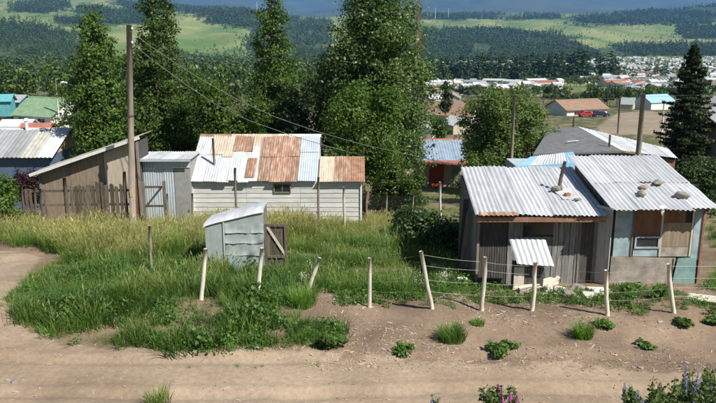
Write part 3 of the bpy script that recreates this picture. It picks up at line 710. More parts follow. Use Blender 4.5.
# ---- hutch with tin lid in front of the left shack
def hutch():
    Xc, Y = 4.62, 17.95; gz = g1(Xc, Y)
    t = thing('hutch', 'small hutch with tilted ribbed tin lid behind the wire fence', 'hutch', (Xc, Y, gz), math.radians(-4))
    wall_box(MB(), -.40, .38, .0, .5, .0, .74).build('box', 'dark_board', t)
    wall_box(MB(), -.41, -.14, -.03, -.005, .12, .72).build('board', 'pale_wood', t)
    for i in range(6): wall_box(MB(), -.10 + i * .08, -.085 + i * .08, -.02, -.002, .46, .70).build('bar', 'wire_pale', t)
    obj('lid_sheet', corrugated((-.38, -.22, .86), (.60, -.20, .82), (.44, .32, 1.40), (-.54, .30, 1.38), .14, .02, 3, .03, 4), 'galv', t)
    MB().tube([(-.30, .26, .6), (-.30, .26, 1.30)], .03, 6).build('prop', 'grey_wood', t); MB().tube([(.26, .26, .6), (.26, .26, 1.30)], .03, 6).build('prop', 'grey_wood', t)
hutch()
# pale log and rubble in front of the shack
lg = MB(); rg = random.Random(2); pts = [(-.66, .02, .08), (-.42, 0, .12), (-.1, 0, .14), (.2, .02, .17), (.45, .03, .2), (.62, .05, .22)]; lg.tube([Vector(p) + Vector((0, rg.uniform(-.03, .03), rg.uniform(-.02, .02))) for p in pts], [.05, .10, .13, .15, .17, .09], 7)
lg.box((.5, -.05, .3), (.34, .1, .05), rotm(.3, -.5, .3)); lg.box((-.25, -.1, .2), (.6, .07, .04), rotm(.2, -.1, .06)); lg.box((.15, .1, .27), (.5, .09, .04), rotm(-.2, -.22, -.1))
o = lg.build('log', 'pale_wood', None, False); o.location = (*gpix(536, 291)[:2], g1(*gpix(536, 291)[:2]) - .02); o.rotation_euler = (0, 0, .18); tag(o, 'thick bleached log lying in front of the left shack', 'log')
for i, (u, v, l, a, lab) in enumerate([(565, 294, .7, .5, 'grey scrap board lying right of the bleached log'), (583, 297, .55, -.5, 'dark slab of wood among weeds between the two shacks'), (596, 293, .5, .25, 'pale splintered board nearest the right shack corner'), (703, 302, .75, -.75, 'tan plank end lying at far right past the last fence post'), (436, 288, .5, .9, 'pale broken board among clutter left of the tin shack')]):
    X, Y, z = gpix(u, v); mb = MB().box((0, 0, .06), (l, .36 if u == 703 else .2, .05), rotm(.15, .12 * (-1) ** i, 0))
    o = mb.build('scrap_board', ['grey_wood', 'fence_wood', 'pale_wood', 'pale_wood', 'pale_wood'][i]); o.location = (X, Y, z + .02); o.rotation_euler = (0, 0, a); tag(o, lab, 'board')
for i, (u, v) in enumerate([(515, 289), (540, 286), (551, 287), (560, 290), (533, 288), (524, 293), (548, 291), (556, 296), (571, 298), (590, 299), (600, 296), (578, 292), (545, 296), (415, 281), (427, 277), (445, 279), (452, 285), (409, 273), (437, 270), (420, 266)]):
    X, Y, z = gpix(u, v); r_ = R.uniform(.10, .22); mb = MB().blob((0, 0, r_ * .4), (r_ * 1.5, r_, r_ * .6), 50 + i, .3, 8)
    o = mb.build('rubble_chunk', ['pale_wood', 'rag', 'stone'][i % 3]); o.location = (X, Y, z); o.rotation_euler = (0, 0, R.uniform(0, 6)); tag(o, 'pale lump of rubble at the foot of the left shack' if u > 500 else 'pale lump of rubbish in the shade left of the shack', 'rubble', 'rubble before the shack' if u > 500 else 'rubbish left of the shack')
# clutter in the shade left of the shack
X, Y, z = gpix(462, 287)
t = thing('bucket', 'small rusty bucket with white rim left of the tin shack', 'bucket', (X, Y, z))
MB().tube([(0, 0, 0), (0, 0, .24)], [.11, .14], 14).build('pail', 'rust_dark', t, True); MB().tube([(0, 0, .235), (0, 0, .262)], [.147, .147], 14).build('rim', 'white_paint', t)
for i, (u, dz, lab) in enumerate([(463, 0, 'tall dark plank leaning at the left corner of the shack'), (468, .3, 'shorter grey plank leaning beside the shack corner')]):
    Yb = 20.3 - i * .5; Xb = 3.16 + i * .0; z = g1(Xb, Yb)
    o = MB().box((0, 0, 1.15 - dz / 2), (.16, .05, 2.3 - dz), rotm(0, .06 + .03 * i, 0)).build('leaning_plank', 'grey_wood' if i else 'dark_board'); o.location = (Xb, Yb, z); tag(o, lab, 'plank')

# ---- small tin outhouse with an open wooden door
def outhouse():
    Y = 20.6; zb = g1(-3.2, Y) - .1
    t = thing('tin_outhouse', 'pale green-grey tin outhouse with curved roof standing in the grass', 'outhouse', (xat(205, Y, .6), Y, zb))
    s = fd(Y, .6) / F
    W_ = (264 - 205) * s; H1 = zat(208, Y) - zb; H0 = zat(224, Y) - zb; xs = (224 - 205) * s
    rz_ = lambda f: H0 - .02 + (H1 - H0 - .02) * (1.25 * f - .25 * f * f)
    MB().prism([(.04, 0), (W_ - .04, 0), (W_ - .04, rz_(1) - .06), (.04, rz_(0) - .08)], (.06, 1.15)).build('wall', 'grey_wood', t)
    MB().prism([(xs + .03, .9 * H1 / 1.5), (W_, .9 * H1 / 1.5), (W_, rz_(1) - .05), (xs + .03, rz_(.32) - .05)], (.0, .03)).build('top_sheet', 'outhouse_tin', t)
    # left face: plain sheet with vertical edge
    MB().prism([(0, 0), (xs, 0), (xs, rz_(.3) - .04), (.02, H0 - .1)], (-.0, .02)).build('corner_sheet', 'outhouse_tin', t)
    MB().prism([(xs - .02, 0), (xs + .025, 0), (xs + .025, rz_(.3) - .03), (xs - .02, rz_(.28) - .04)], (-.03, -.004)).build('edge_strip', 'galv', t)
    tb = [0.0, .42, .70, .94, 1.13]
    for i in range(4):
        z0, z1 = tb[i] * H1 / 1.5, tb[i + 1] * H1 / 1.5 + .03
        x0_ = xs + .03
        n = 14; V = []; rg = np.random.default_rng(i)
        for k, zz in enumerate((z0, z0 + .02, (z0 + z1) / 2, z1)):
            for q in range(n + 1):
                V.append((x0_ + (W_ - x0_) * q / n, -.012 - .012 * i * 0 - [.022, .012, .0, -.004][k] + .026 * rg.normal() * (.6 if k in (1, 2) else .2), zz + .01 * math.sin(q * .9 + i)))
        Q = [(a * (n + 1) + b, a * (n + 1) + b + 1, (a + 1) * (n + 1) + b + 1, (a + 1) * (n + 1) + b) for a in range(3) for b in range(n)]
        obj('wall_sheet', fast_mesh('wall_sheet', V, Q), 'outhouse_tin', t)
    MB().prism([(xs + .12, .0), (xs + .50, .0), (xs + .50, .55), (xs + .12, .58)], (-.06, -.045)).build('lower_panel', 'blue_paint', t)
    # curved roof sheet
    n = 12; V = []; Q = []
    for k in range(n + 1):
        f = k / n; x = -.03 + (W_ + .045) * f; z = H0 - .02 + (H1 - H0 - .02) * (1.25 * f - .25 * f * f) + .008 * math.sin(f * 9)
        V += [(x, -.05, z - .06 - .03 * f), (x, .02, z), (x, .6, z + .02), (x, 1.25, z - .02)]
    for k in range(n):
        for a in range(3): Q.append((k * 4 + a, (k + 1) * 4 + a, (k + 1) * 4 + a + 1, k * 4 + a + 1))
    obj('roof_sheet', fast_mesh('roof_sheet', V, Q, smooth=True), 'galv', t)
    # open door to the right: frame, boards and a diagonal brace
    dx0, dx1 = W_ + .02, W_ + .02 + 22 * s; dz0, dz1 = .62, zat(224, Y) - zb
    d = MB(); wall_box(d, dx0, dx1, -.02, .02, dz1 - .08, dz1); wall_box(d, dx0, dx0 + .07, -.02, .02, .05, dz1 - .08); wall_box(d, dx1 - .07, dx1, -.02, .02, .05, dz1 - .08); wall_box(d, dx0 + .07, dx1 - .07, -.02, .02, .5, .58)
    door = d.build('door', 'fence_wood', t)
    w = (dx1 - dx0 - .0) / 4
    for i in range(4): wall_box(MB(), dx0 + i * w + .006, dx0 + (i + 1) * w - .006, .022, .04, .05, dz1 - .01).build('board', 'fence_wood', door)
    L_ = math.hypot(dx1 - dx0 - .1, dz1 - .62); a = math.atan2(dz1 - .62, dx1 - dx0 - .1)
    MB().box(((dx0 + dx1) / 2, -.0, (dz1 + .56) / 2), (L_, .03, .07), rotm(0, a, 0)).build('brace', 'pale_wood', door)
outhouse()

# ---- white board house with the patched rusty roof
def white_house():
    X0, Y0, gz = -8.0, 33.0, -2.55
    t = thing('patched_roof_house', 'low white board house with patched white and rust tin roof', 'house', (X0, Y0, gz))
    Wm, Wt, D = 6.05, 8.15, 6.0; ef = -.12 - gz; rg_ = 1.66 - gz; ef2 = ef + .0; rg2 = zat(157, 35.2) - gz
    wall_box(MB(), .05, Wt - .05, .06, D - .05, 0, ef - .12).build('wall', 'grey_wood', t)
    mb = MB().prism([(.06, ef - .14), (D - .06, ef - .14), (3.0, rg_ - .14)], (.05, Wm - .05), 'x'); mb.build('gable', 'white_board', t)
    mb = MB().prism([(.06, ef2 - .14), (4.2, ef2 - .14), (2.2, rg2 - .12)], (Wm - .05, Wt - .1), 'x'); mb.build('gable', 'white_board', t)
    z = 0; i = 0; rr = random.Random(4)
    while z < ef - .08:                                  # lapped white boards
        w = .235
        for (a, b) in ((.0, 2.6), (2.61, 5.2), (5.21, Wt)):
            mb = MB().prism([(0.05, z), (.022 - .0, z), (.04, z + w), (.05, z + w)], (a, b), 'x')
            mb.build('board', 'white_board', t)
        z += w - .005; i += 1
    for k in (0.0, Wt): MB().box((k, .02, ef / 2 - .05), (.09, .09, ef - .1)).build('corner_trim', 'white_paint', t)
    window(t, 3.98, 4.72, .02, ef - .52, ef - .17, 'grey_wood', .05, 1)
    # main roof: 9 columns by 2 rows, front slope; plain back slope
    slope = lambda y: ef + (rg_ - ef) * (y + .18) / 3.18
    cols = [('galv', 'galv'), ('galv', 'cream_tin'), ('galv', 'cream_tin'), ('galv', 'rust'), ('galv_stained', 'rust'), ('galv', 'cream_tin'), ('rust', 'rust'), ('rust', 'rust'), ('rust', 'rust'), ('galv_blue', 'galv_blue')]
    edge = [.0, .62, 1.25, 1.75, 2.25, 2.7, 3.1, 3.75, 4.45, 5.12, 6.0]; splits = [.55, .55, .5, .62, .62, .75, .5, .5, .52, .6]; rr = random.Random(9)
    for i, (lo, hi) in enumerate(cols):
        a, b = edge[i] - .12 * (i == 0) - .03, edge[i + 1] + .05
        for row in range(2):
            y0, y1 = ((-.18 + rr.uniform(-.05, .05), -.18 + 3.18 * splits[i] + .1) if row == 0 else (-.18 + 3.18 * splits[i], 3.0)); dz = .02 + .014 * (i % 2) + .028 * row
            me = corrugated((a, y0, slope(y0) + dz), (b, y0, slope(y0) + dz), (b, y1, slope(y1) + dz), (a, y1, slope(y1) + dz), .105, .02, 2, .015, i * 3 + row)
            obj('roof_sheet', me, lo if row == 0 else hi, t)
    me = corrugated((2.55, .0, slope(0) + .085), (3.02, .0, slope(0) + .085), (3.02, 1.3, slope(1.3) + .085), (2.55, 1.3, slope(1.3) + .085), .105, .02, 1); tag(obj('roof_patch', me, 'rust', t), 'rust patch on the white sheets')
    for i in range(8):
        a, b = i * .757 - .1, (i + 1) * .757 + .03
        obj('roof_sheet', corrugated((b, D + .2, ef + (i % 2) * .014), (a, D + .2, ef + (i % 2) * .014), (a, 3.0, rg_ + .03 + (i % 2) * .014), (b, 3.0, rg_ + .03 + (i % 2) * .014), .105, .02, 1), 'galv', t)
    for k, (a, b, m) in enumerate([(-.12, 1.5, 'rust_dark'), (1.5, 3.9, 'cream_tin'), (3.9, 6.1, 'white_paint')]):
        MB().prism([(2.86, rg_ - .03), (3.0, rg_ + .105), (3.14, rg_ - .03), (3.0, rg_ + .085)], (a, b), 'x').build('ridge_cap', m, t)
    # annex roof
    s2 = lambda y: ef2 + (rg2 - ef2) * (y + .18) / 2.38
    for i, m in enumerate(['cream_tin', 'rust', 'rust_dark']):
        a, b = Wm + .04 + i * .73, Wm + .04 + (i + 1) * .73 + .05; dz = .02 + .014 * (i % 2)
        obj('roof_sheet', corrugated((a, -.2, s2(-.2) + dz), (b, -.2, s2(-.2) + dz), (b, 2.2, s2(2.2) + dz), (a, 2.2, s2(2.2) + dz), .105, .02, 2, .012, 70 + i), m, t)
        obj('roof_sheet', corrugated((b, 4.3, ef2 + dz), (a, 4.3, ef2 + dz), (a, 2.2, s2(2.2) + dz), (b, 2.2, s2(2.2) + dz), .105, .02, 1), 'galv', t)
    MB().tube([(.95, .9, slope(.9) - .1), (.93, .9, slope(.9) + 1.35)], [.06, .055], 10).build('stovepipe', 'dark_metal', t, True)
white_house()

# ---- plywood lean-to at left
def leanto():
    Y = 32.0; xl, xr = xat(39, Y, .4), xat(138, Y, 2); gz = -2.45; zl, zr = zat(171, Y) - gz, zat(137, Y) - gz; Wd = xr - xl; D = 1.9
    t = thing('plywood_shed', 'plywood shed with one steep sloping roof beside the wooden pole', 'shed', (xl, Y, gz))
    zf = lambda x: zl + (zr - zl) * x / Wd
    MB().prism([(.06, 0), (Wd - .1, 0), (Wd - .1, zf(Wd - .1) - .2), (.06, zf(.06) - .2)], (.06, D - .1)).build('wall', 'dark_board', t)
    cuts = [.06, 1.45, 3.05, 4.3, Wd - .1]; ms = ['plywood', 'plywood', 'plywood_pale', 'plywood_brown']
    for i in range(4):
        a, b = cuts[i] + .012, cuts[i + 1] - .012; zb = .0 if i < 2 else (1.0 if i == 2 else 0)
        MB().prism([(a, zb), (b, zb), (b, zf(b) - .16), (a, zf(a) - .16)], (.02 - .01 * (i % 2), .055)).build('plywood_panel', ms[i], t)
    boards(t, 'board', 'grey_wood', 3.06, 4.28, .04, 0, .98, .2, 5)
    for x in (.04, 4.34, Wd - .07): MB().box((x, .0, (zf(x) - .2) / 2), (.10, .10, zf(x) - .2)).build('post', 'grey_wood', t)
    n = 3
    for i in range(n):
        y0, y1 = -.35 + i * (D + .5) / n - .03, -.35 + (i + 1) * (D + .5) / n + .03; dz = (i % 2) * .014
        obj('roof_sheet', corrugated((-.25, y1, zf(-.25) + dz), (-.25, y0, zf(-.25) + dz), (Wd + .12, y0, zf(Wd + .12) + dz), (Wd + .12, y1, zf(Wd + .12) + dz), .12, .02, 3, .01, i), 'cream_tin' if i % 3 else 'tar_roof', t)
    MB().slab((-.3, -.40, zf(-.3) + .03), (Wd + .16, -.40, zf(Wd + .16) + .03), (Wd + .16, -.36, zf(Wd + .16) + .03), (-.3, -.36, zf(-.3) + .03), .14).build('fascia', 'white_paint', t)
leanto()
# ---- pale blue tin shed
def tinshed():
    Y = 32.7; xl, xr = xat(136, Y, 0), xat(191, Y, 0); gz = -2.5; h = zat(158, Y) - gz; Wd = xr - xl
    t = thing('tin_shed', 'pale blue tin shed with flat roof next to the white house', 'shed', (xl, Y, gz))
    wall_box(MB(), .03, Wd - .03, .04, 1.7, 0, h - .05).build('wall', 'grey_wall', t)
    n = 4
    for i in range(n):
        a, b = i * Wd * .68 / n, (i + 1) * Wd * .68 / n + .03; y = .0 - .012 * (i % 2)
        obj('wall_sheet', corrugated((a, y, 0), (b, y, 0), (b, y, h - .06), (a, y, h - .06), .16, .02), 'galv_blue', t)
    obj('wall_sheet', corrugated((Wd * .68, -.01, h - .42), (Wd, -.01, h - .42), (Wd, -.01, h - .06), (Wd * .68, -.01, h - .06), .16, .02), 'galv_blue', t)
    d = wall_box(MB(), Wd * .70, Wd * .97, -.02, .01, 0, h - .45).build('door', 'grey_wall', t)
    wall_box(MB(), Wd * .93, Wd * .95, -.05, -.02, .95, 1.05).build('handle', 'dark_metal', d)
    wall_box(MB(), Wd * .66, Wd * 1.0, -.05, -.022, h - .46, h - .40).build('lintel', 'pale_wood', t)
    for i in range(4):
        a, b = -.1 + i * (Wd + .2) / 4, -.1 + (i + 1) * (Wd + .2) / 4 + .03; dz = .014 * (i % 2)
        obj('roof_sheet', corrugated((a, -.3, h - .02 + dz), (b, -.3, h - .02 + dz), (b, 1.9, h + .0 + dz), (a, 1.9, h + .0 + dz), .12, .02), 'galv', t)
    wall_box(MB(), -.1, Wd + .1, -.33, -.30, h - .12, h - .0).build('fascia', 'galv_blue', t)
tinshed()

# ------------------------------------------------------------------ generic gabled house used further off
def gable_house(name, label, X, Y, rz, w, d, hw, hr, wall, roof, group=None, over=.35, wins=(), doors=(), sheets=0, chimney=None, gz=None, ridge='x', gable_m=None, roofcols=None):
    """front faces -Y before rotation; origin centre of base. wins: (x0,x1,z0,z1) on the front, ridge along x"""
    gz = g1(X, Y) - .3 if gz is None else gz
    t = thing(name, label, 'house', (X, Y, gz), rz, group)
    wl_ = wall_box(MB(), -w / 2, w / 2, -d / 2, d / 2, 0, hw).build('wall', wall, t)
    if ridge == 'x':
        MB().prism([(-d / 2, hw + .001), (d / 2, hw + .001), (0, hw + hr - .08)], (-w / 2, w / 2), 'x').build('gable', gable_m or wall, t)
        n = sheets or 1; sl = hr / (d / 2); o = over
        for side in (-1, 1):
            rf = None
            for i in range(n):
                a, b = -w / 2 - o + i * (w + 2 * o) / n, -w / 2 - o + (i + 1) * (w + 2 * o) / n + (.04 if i < n - 1 else 0); dz = .012 * (i % 2) + .06
                p = [(a, side * (d / 2 + o), hw - sl * o + dz), (b, side * (d / 2 + o), hw - sl * o + dz), (b, 0, hw + hr + dz), (a, 0, hw + hr + dz)]
                if side > 0: p = [p[1], p[0], p[3], p[2]]
                mm = roofcols[i % len(roofcols)] if roofcols else roof
                if n > 1: obj('roof_sheet', corrugated(*p, .3, .035, 1), mm, t)
                else: MB().slab(*p, .10).build('roof', mm, t)
        if n > 1: MB().prism([(-.18, hw + hr + .0), (0, hw + hr + .14), (.18, hw + hr + .0), (0, hw + hr + .10)], (-w / 2 - o, w / 2 + o), 'x').build('ridge_cap', roof, t)
    else:
        MB().prism([(-w / 2, hw + .001), (w / 2, hw + .001), (0, hw + hr - .08)], (-d / 2, d / 2)).build('gable', gable_m or wall, t)
        sl = hr / (w / 2); o = over
        for side in (-1, 1):
            p = [(side * (w / 2 + o), d / 2 + o, hw - sl * o + .06), (side * (w / 2 + o), -d / 2 - o, hw - sl * o + .06), (0, -d / 2 - o, hw + hr + .06), (0, d / 2 + o, hw + hr + .06)]
            if side > 0: p = [p[1], p[0], p[3], p[2]]
            MB().slab(*p, .10).build('roof', roof, t)
    for q in wins: window(t, q[0], q[1], -d / 2, q[2], q[3], 'white_paint', .08, 1)
    for (a, b, z1, m) in doors: wall_box(MB(), a, b, -d / 2 - .05, -d / 2 - .004, .1, z1).build('door', m, t)
    if chimney:
        cx, cy, cz, r = chimney; MB().tube([(cx, cy, cz - .6), (cx, cy, cz + .8)], r, 10).tube([(cx, cy, cz + .8), (cx, cy, cz + .95)], [r * 1.7, r * 1.2], 10).build('chimney', 'white_paint', t)
    return t
# neighbour's house with striped roof at far left
Yn = 44.5; ev = zat(160, Yn - 3.2); rdz = zat(133, Yn); gzn = -4.6
gable_house('striped_roof_house', 'dark blue house with grey, cream and white striped tin roof', xat(0, Yn, 0) - 1.4, Yn, 0, 11.4, 5.6, ev - gzn + .2, rdz - ev, 'navy_wall', 'light_roof', sheets=12, gz=gzn, gable_m='yellow_wall',
   chimney=(xat(30, Yn, 0) - (xat(0, Yn, 0) - 1.4), -.2, rdz - gzn, .10), roofcols=['grey_roof'] * 10 + ['pale_tin', 'light_roof'], wins=[(-1.2, 0, 1.6, 2.6)])
# green-roofed house
Yg = 92; gable_house('green_roof_house', 'white house with faded green roof at left behind striped roof', xat(50, Yg, -2), Yg, math.radians(-24), 6.6, 6.0, 2.6, 1.9, 'white_paint', 'green_roof', sheets=7, ridge='x', wins=[(1.0, 2.2, 1.2, 2.2), (-2.4, -1.2, 1.2, 2.2)], gz=zat(128, Yg) - .6)
Yg = 78; gable_house('dark_red_house', 'low dark red hut in front of the green-roofed house', xat(38, Yg, -2.5), Yg, math.radians(4), 2.8, 3, 1.9, .5, 'dark_red_wall', 'red_roof', gz=zat(134, Yg) - 1.2)
Yg = 86; gable_house('yellow_house', 'small tan hut with pale roof left of the green-roofed house', xat(18, Yg, -2.5), Yg, math.radians(4), 3.2, 3, 2.2, .6, 'beige_wall', 'light_roof', gz=zat(131, Yg) - 1.4)
Yg = 125; gable_house('turquoise_house', 'bright turquoise house at far left edge below the trees', xat(15, Yg, -3), Yg, math.radians(-12), 4.2, 4, 2.6, 1.0, 'turq_wall', 'grey_roof', gz=zat(113, Yg) - .4, wins=[(-1.0, .2, 1, 2)], doors=[(.6, 1.3, 2, 'cream_tin')])
gable_house('turquoise_hut', 'turquoise-roofed hut cut by the left frame edge', xat(3, Yg - 8, -3), Yg - 8, math.radians(10), 2.8, 3, 2.6, .9, 'turq_wall', 'turq_wall', gz=zat(112, Yg - 8) - .6)
# red-fronted house with blue roof between the big tree and the left shack
def redhouse():
    Y = 55; xl, xr = xat(404, Y, -1), xat(466, Y, -1); gz = -5.3; ze = zat(162, Y) - gz; zr = zat(140, Y + 4) - gz; Wd = xr - xl
    t = thing('red_front_house', 'red-fronted house with shiny blue-grey tin roof behind the garden', 'house', (xl, Y, gz))
    wall_box(MB(), 0, Wd, .1, 8, 0, ze - .1).build('wall', 'beige_wall', t)
    MB().prism([(.1, ze - .1), (8, ze - .1), (4, zr - .1)], (0, Wd), 'x').build('gable', 'beige_wall', t)
    wall_box(MB(), Wd * .42, Wd * .66, .03, .09, 0, ze - .12).build('red_panel', 'red_wall', t); wall_box(MB(), Wd * .82, Wd - .02, .03, .09, 0, ze - .12).build('grey_panel', 'grey_wall', t)
    MB().box((Wd * .66, -.4, ze + .02), (Wd * .75, 1.0, .07), rotm(.15, 0, 0)).build('porch_roof', 'red_roof', t)
    sl = (zr - ze) / 4
    for i in range(6):
        a, b = -.2 + i * (Wd + .4) / 6, -.2 + (i + 1) * (Wd + .4) / 6 + .03; dz = .03 + .013 * (i % 2)
        obj('roof_sheet', corrugated((a, -.2, ze - .2 * sl + dz), (b, -.2, ze - .2 * sl + dz), (b, 4, zr + dz), (a, 4, zr + dz), .25, .03, 1), 'blue_grey_roof', t)
        obj('roof_sheet', corrugated((b, 8.2, ze - .2 * sl + dz), (a, 8.2, ze - .2 * sl + dz), (a, 4, zr + dz), (b, 4, zr + dz), .25, .03, 1), 'blue_grey_roof', t)
    MB().prism([(3.75, zr - .06), (4, zr + .13), (4.25, zr - .06), (4, zr + .09)], (-.2, Wd + .2), 'x').build('ridge_cap', 'red_roof', t)
    MB().tube([(Wd * .55, 2.6, zr - .9), (Wd * .55, 2.6, zr - .1)], .1, 8).build('stovepipe', 'dark_metal', t)
redhouse()
# white house with brown roof
Yw = 130; gable_house('brown_roof_house', 'white house with brown roof beside a lone slim tree', xat(450, Yw, -7), Yw, math.radians(-24), 9.6, 6.0, 3.0, 2.1, 'white_paint', 'brown_roof', gz=zat(128, Yw) - .2, wins=[(-3, -1.6, 1.2, 2.3), (.6, 2.2, 1.2, 2.3)], gable_m='white_paint')
Yw = 112; gable_house('white_annex', 'small white hut with pale roof in front of brown-roofed house', xat(424, Yw, -7), Yw, math.radians(-30), 4.6, 4, 2.2, .9, 'white_paint', 'light_roof', gz=zat(134, Yw) - .8)
gable_house('beige_annex', 'small beige gabled hut right of the white annex', xat(457, 118, -7), 118, math.radians(-70), 4.0, 3.4, 2.2, 1.0, 'beige_wall', 'light_roof', gz=zat(131, 118) - .8)
# long brown-roofed building by the yard
Yb = 182; gable_house('long_brown_roof_building', 'long low white building with wide brown roof by the yard', xat(576, Yb, -10), Yb, math.radians(22), 12.6, 9.0, 2.3, 2.1, 'white_paint', 'brown_roof', gz=zat(118, Yb - 5) - .1, over=.5, wins=[(-4, -2.4, .9, 1.7), (1.6, 3.2, .9, 1.7)])
# tar-roofed house with white wing behind the right shack
def tarhouse():
    t = thing('tar_roof_house', 'brown plank house with dark tar roof and white tin wing', 'house', (0, 0, 0))
    def P(u, v, Y): return Vector(pt(u, v, Y))
    a, b, c, d = P(536, 160, 42), P(622, 151, 42.5), P(578, 127, 50), P(540, 130, 50)
    d = P(549, 129, 50); a = P(533, 154, 42)
    MB().slab(a, b, c, d, .12).build('roof', 'tar_roof', t)
    e, f_ = P(678, 159, 45), P(640, 146, 51)
    f_ = P(598, 130, 50.5)
    n = 6; dirv = (e - b) / n; dir2 = (P(668, 149, 50.5) - c) / n
    for i in range(n):
        p0, p1 = b + dirv * i, b + dirv * (i + 1) * 1.0; q0, q1 = c + dir2 * i, c + dir2 * (i + 1); dz = Vector((0, 0, .02 + .014 * (i % 2)))
        obj('roof_sheet', corrugated(p0 + dz, p1 + dz, q1 + dz, q0 + dz, .25, .03, 1), 'light_roof', t)
    z0 = -4.6
    def wallq(p, q, m, name='wall', drop=.14):
        p = p + Vector((0, .35, -drop)); q = q + Vector((0, .35, -drop)); th = Vector((0, .15, 0))
        vs = [Vector((p.x, p.y, z0)), Vector((q.x, q.y, z0)), q, p]; vs2 = [x + th for x in vs]
        MB().add(vs + vs2, [(0, 1, 2, 3), (7, 6, 5, 4), (0, 4, 5, 1), (1, 5, 6, 2), (2, 6, 7, 3), (3, 7, 4, 0)]).build(name, m, t)
    wallq(a + Vector((.3, 0, 0)), b, 'brown_wall'); wallq(b + Vector((.02, 0, 0)), e, 'brown_wall')
    for i in range(5):
        q = b.lerp(e, (i + .5) / 5.5); MB().box((q.x, q.y + .3, (q.z + z0) / 2 - .2), (.12, .06, q.z - z0 - .5)).build('batten', 'fence_wood', t)
    for q in (b.lerp(c, .15), c): MB().tube([q + Vector((-.3, .1, -.1)), q + Vector((-.3, .1, .75))], .07, 8).build('vent_pipe', 'dark_metal', t)
    MB().box(a.lerp(c, .45) + Vector((.9, -.8, .1)), (1.0, .1, .02), rotm(0, 0, .5)).build('loose_strip', 'white_paint', t)
    a2 = P(600, 138, 48)
tarhouse()
def blueshed():
    t = thing('blue_roof_shed', 'shed with sky-blue and white tin roof behind the left shack', 'shed', (0, 0, 0))
    def P(u, v, Y): return Vector(pt(u, v, Y))
    a, b, c, d = P(516, 167, 33), P(580, 163, 33), P(573, 152, 36.5), P(530, 157, 36.5)
    n = 5
    for i in range(n):
        f0, f1 = i / n, (i + 1) / n; dz = Vector((0, 0, .013 * (i % 2)))
        obj('roof_sheet', corrugated(a.lerp(b, f0) + dz, a.lerp(b, f1) + dz, d.lerp(c, f1) + dz, d.lerp(c, f0) + dz, .2, .025, 1), 'light_roof' if i in (1, 2, 3) else 'blue_roof', t)
    MB().slab(a + Vector((-.05, -.06, .04)), b + Vector((0, -.06, .04)), b + Vector((0, -.01, .04)), a + Vector((-.05, -.01, .04)), .30).build('fascia', 'blue_roof', t)
    wall_box(MB(), a.x + .2, b.x - .1, 33.15, 36.2, -2.9, min(a.z, b.z) - .12).build('wall', 'blue_paint', t)
blueshed()
# grey house at the right edge behind the spruce
Yr = 62; gable_house('dark_grey_house', 'grey house with dark window band at the right frame edge', xat(722, Yr, -3), Yr, math.radians(12), 5.5, 6, 2.9, 1.2, 'grey_wall', 'grey_roof', gz=zat(142, Yr) - 1.0, wins=[(-2.2, .4, 1.3, 2.4)])
gable_house('blue_gable_house', 'pale house with sky-blue roof left of the tall spruce', xat(654, 240, -14), 240, math.radians(25), 11, 8, 3.2, 2.2, 'white_paint', 'blue_roof', gz=zat(109, 240) - .5)
gable_house('pale_green_hut', 'pale green round-topped hut left of the blue-roofed house', xat(628, 225, -14), 225, math.radians(60), 4.2, 3.6, 1.8, 1.8, 'beige_wall', 'outhouse_tin', gz=zat(108, 225) - .3, ridge='y')

# ------------------------------------------------------------------ cars in the yard
def car(label, m, X, Y, rz):
    t = thing('parked_car', label, 'car', (X, Y, g1(X, Y) + .02), rz, 'cars parked in the yard')
    prof = [(-2.05, .35), (2.0, .35), (2.08, .62), (1.95, .84), (1.05, .98), (.45, 1.42), (-.95, 1.46), (-1.6, 1.02), (-2.05, .95), (-2.12, .6)]
    body = MB().prism(prof, (-.82, .82)); b = body.build('body', m, t)
    mod = b.modifiers.new('bevel', 'BEVEL'); mod.width = .09; mod.segments = 2; mod.limit_method = 'ANGLE'
    for s in (-1, 1):
        MB().prism([(-.85, 1.02), (-.1, 1.02), (-.1, 1.36), (-.75, 1.38)], (s * .826, s * .835)).build('window', 'window_glass', t)
        MB().prism([(0, 1.02), (.9, 1.02), (.42, 1.36), (0, 1.36)], (s * .826, s * .835)).build('window', 'window_glass', t)
        for x in (-1.3, 1.3):
            w = MB().tube([(x, s * .64, .31), (x, s * .86, .31)], .31, 16).build('wheel', 'tyre', t); MB().tube([(x, s * .86, .31), (x, s * .875, .31)], .18, 12).build('rim', 'chrome', w)
        MB().box((2.03, s * .6, .70), (.06, .3, .14)).build('headlight', 'lamp_glass', t); MB().box((-2.10, s * .65, .78), (.05, .22, .16)).build('tail_light', 'mast_red', t)
    MB().slab((1.02, -.7, 1.02), (1.02, .7, 1.02), (.50, .62, 1.415), (.50, -.62, 1.415), -.02).build('windscreen', 'window_glass', t)
    MB().slab((-1.60, .7, 1.06), (-1.60, -.7, 1.06), (-1.0, -.62, 1.455), (-1.0, .62, 1.455), -.02).build('rear_window', 'window_glass', t)
    MB().box((2.08, 0, .45), (.1, 1.5, .16)).build('bumper', 'tyre', t)
X, Y, z = gpix(586.5, 117); car('red hatchback parked in the far yard', 'car_red', X, Y, math.radians(12))
X, Y, z = gpix(600.5, 117); car('dark blue car parked right of the red one', 'car_blue', X, Y, math.radians(8))

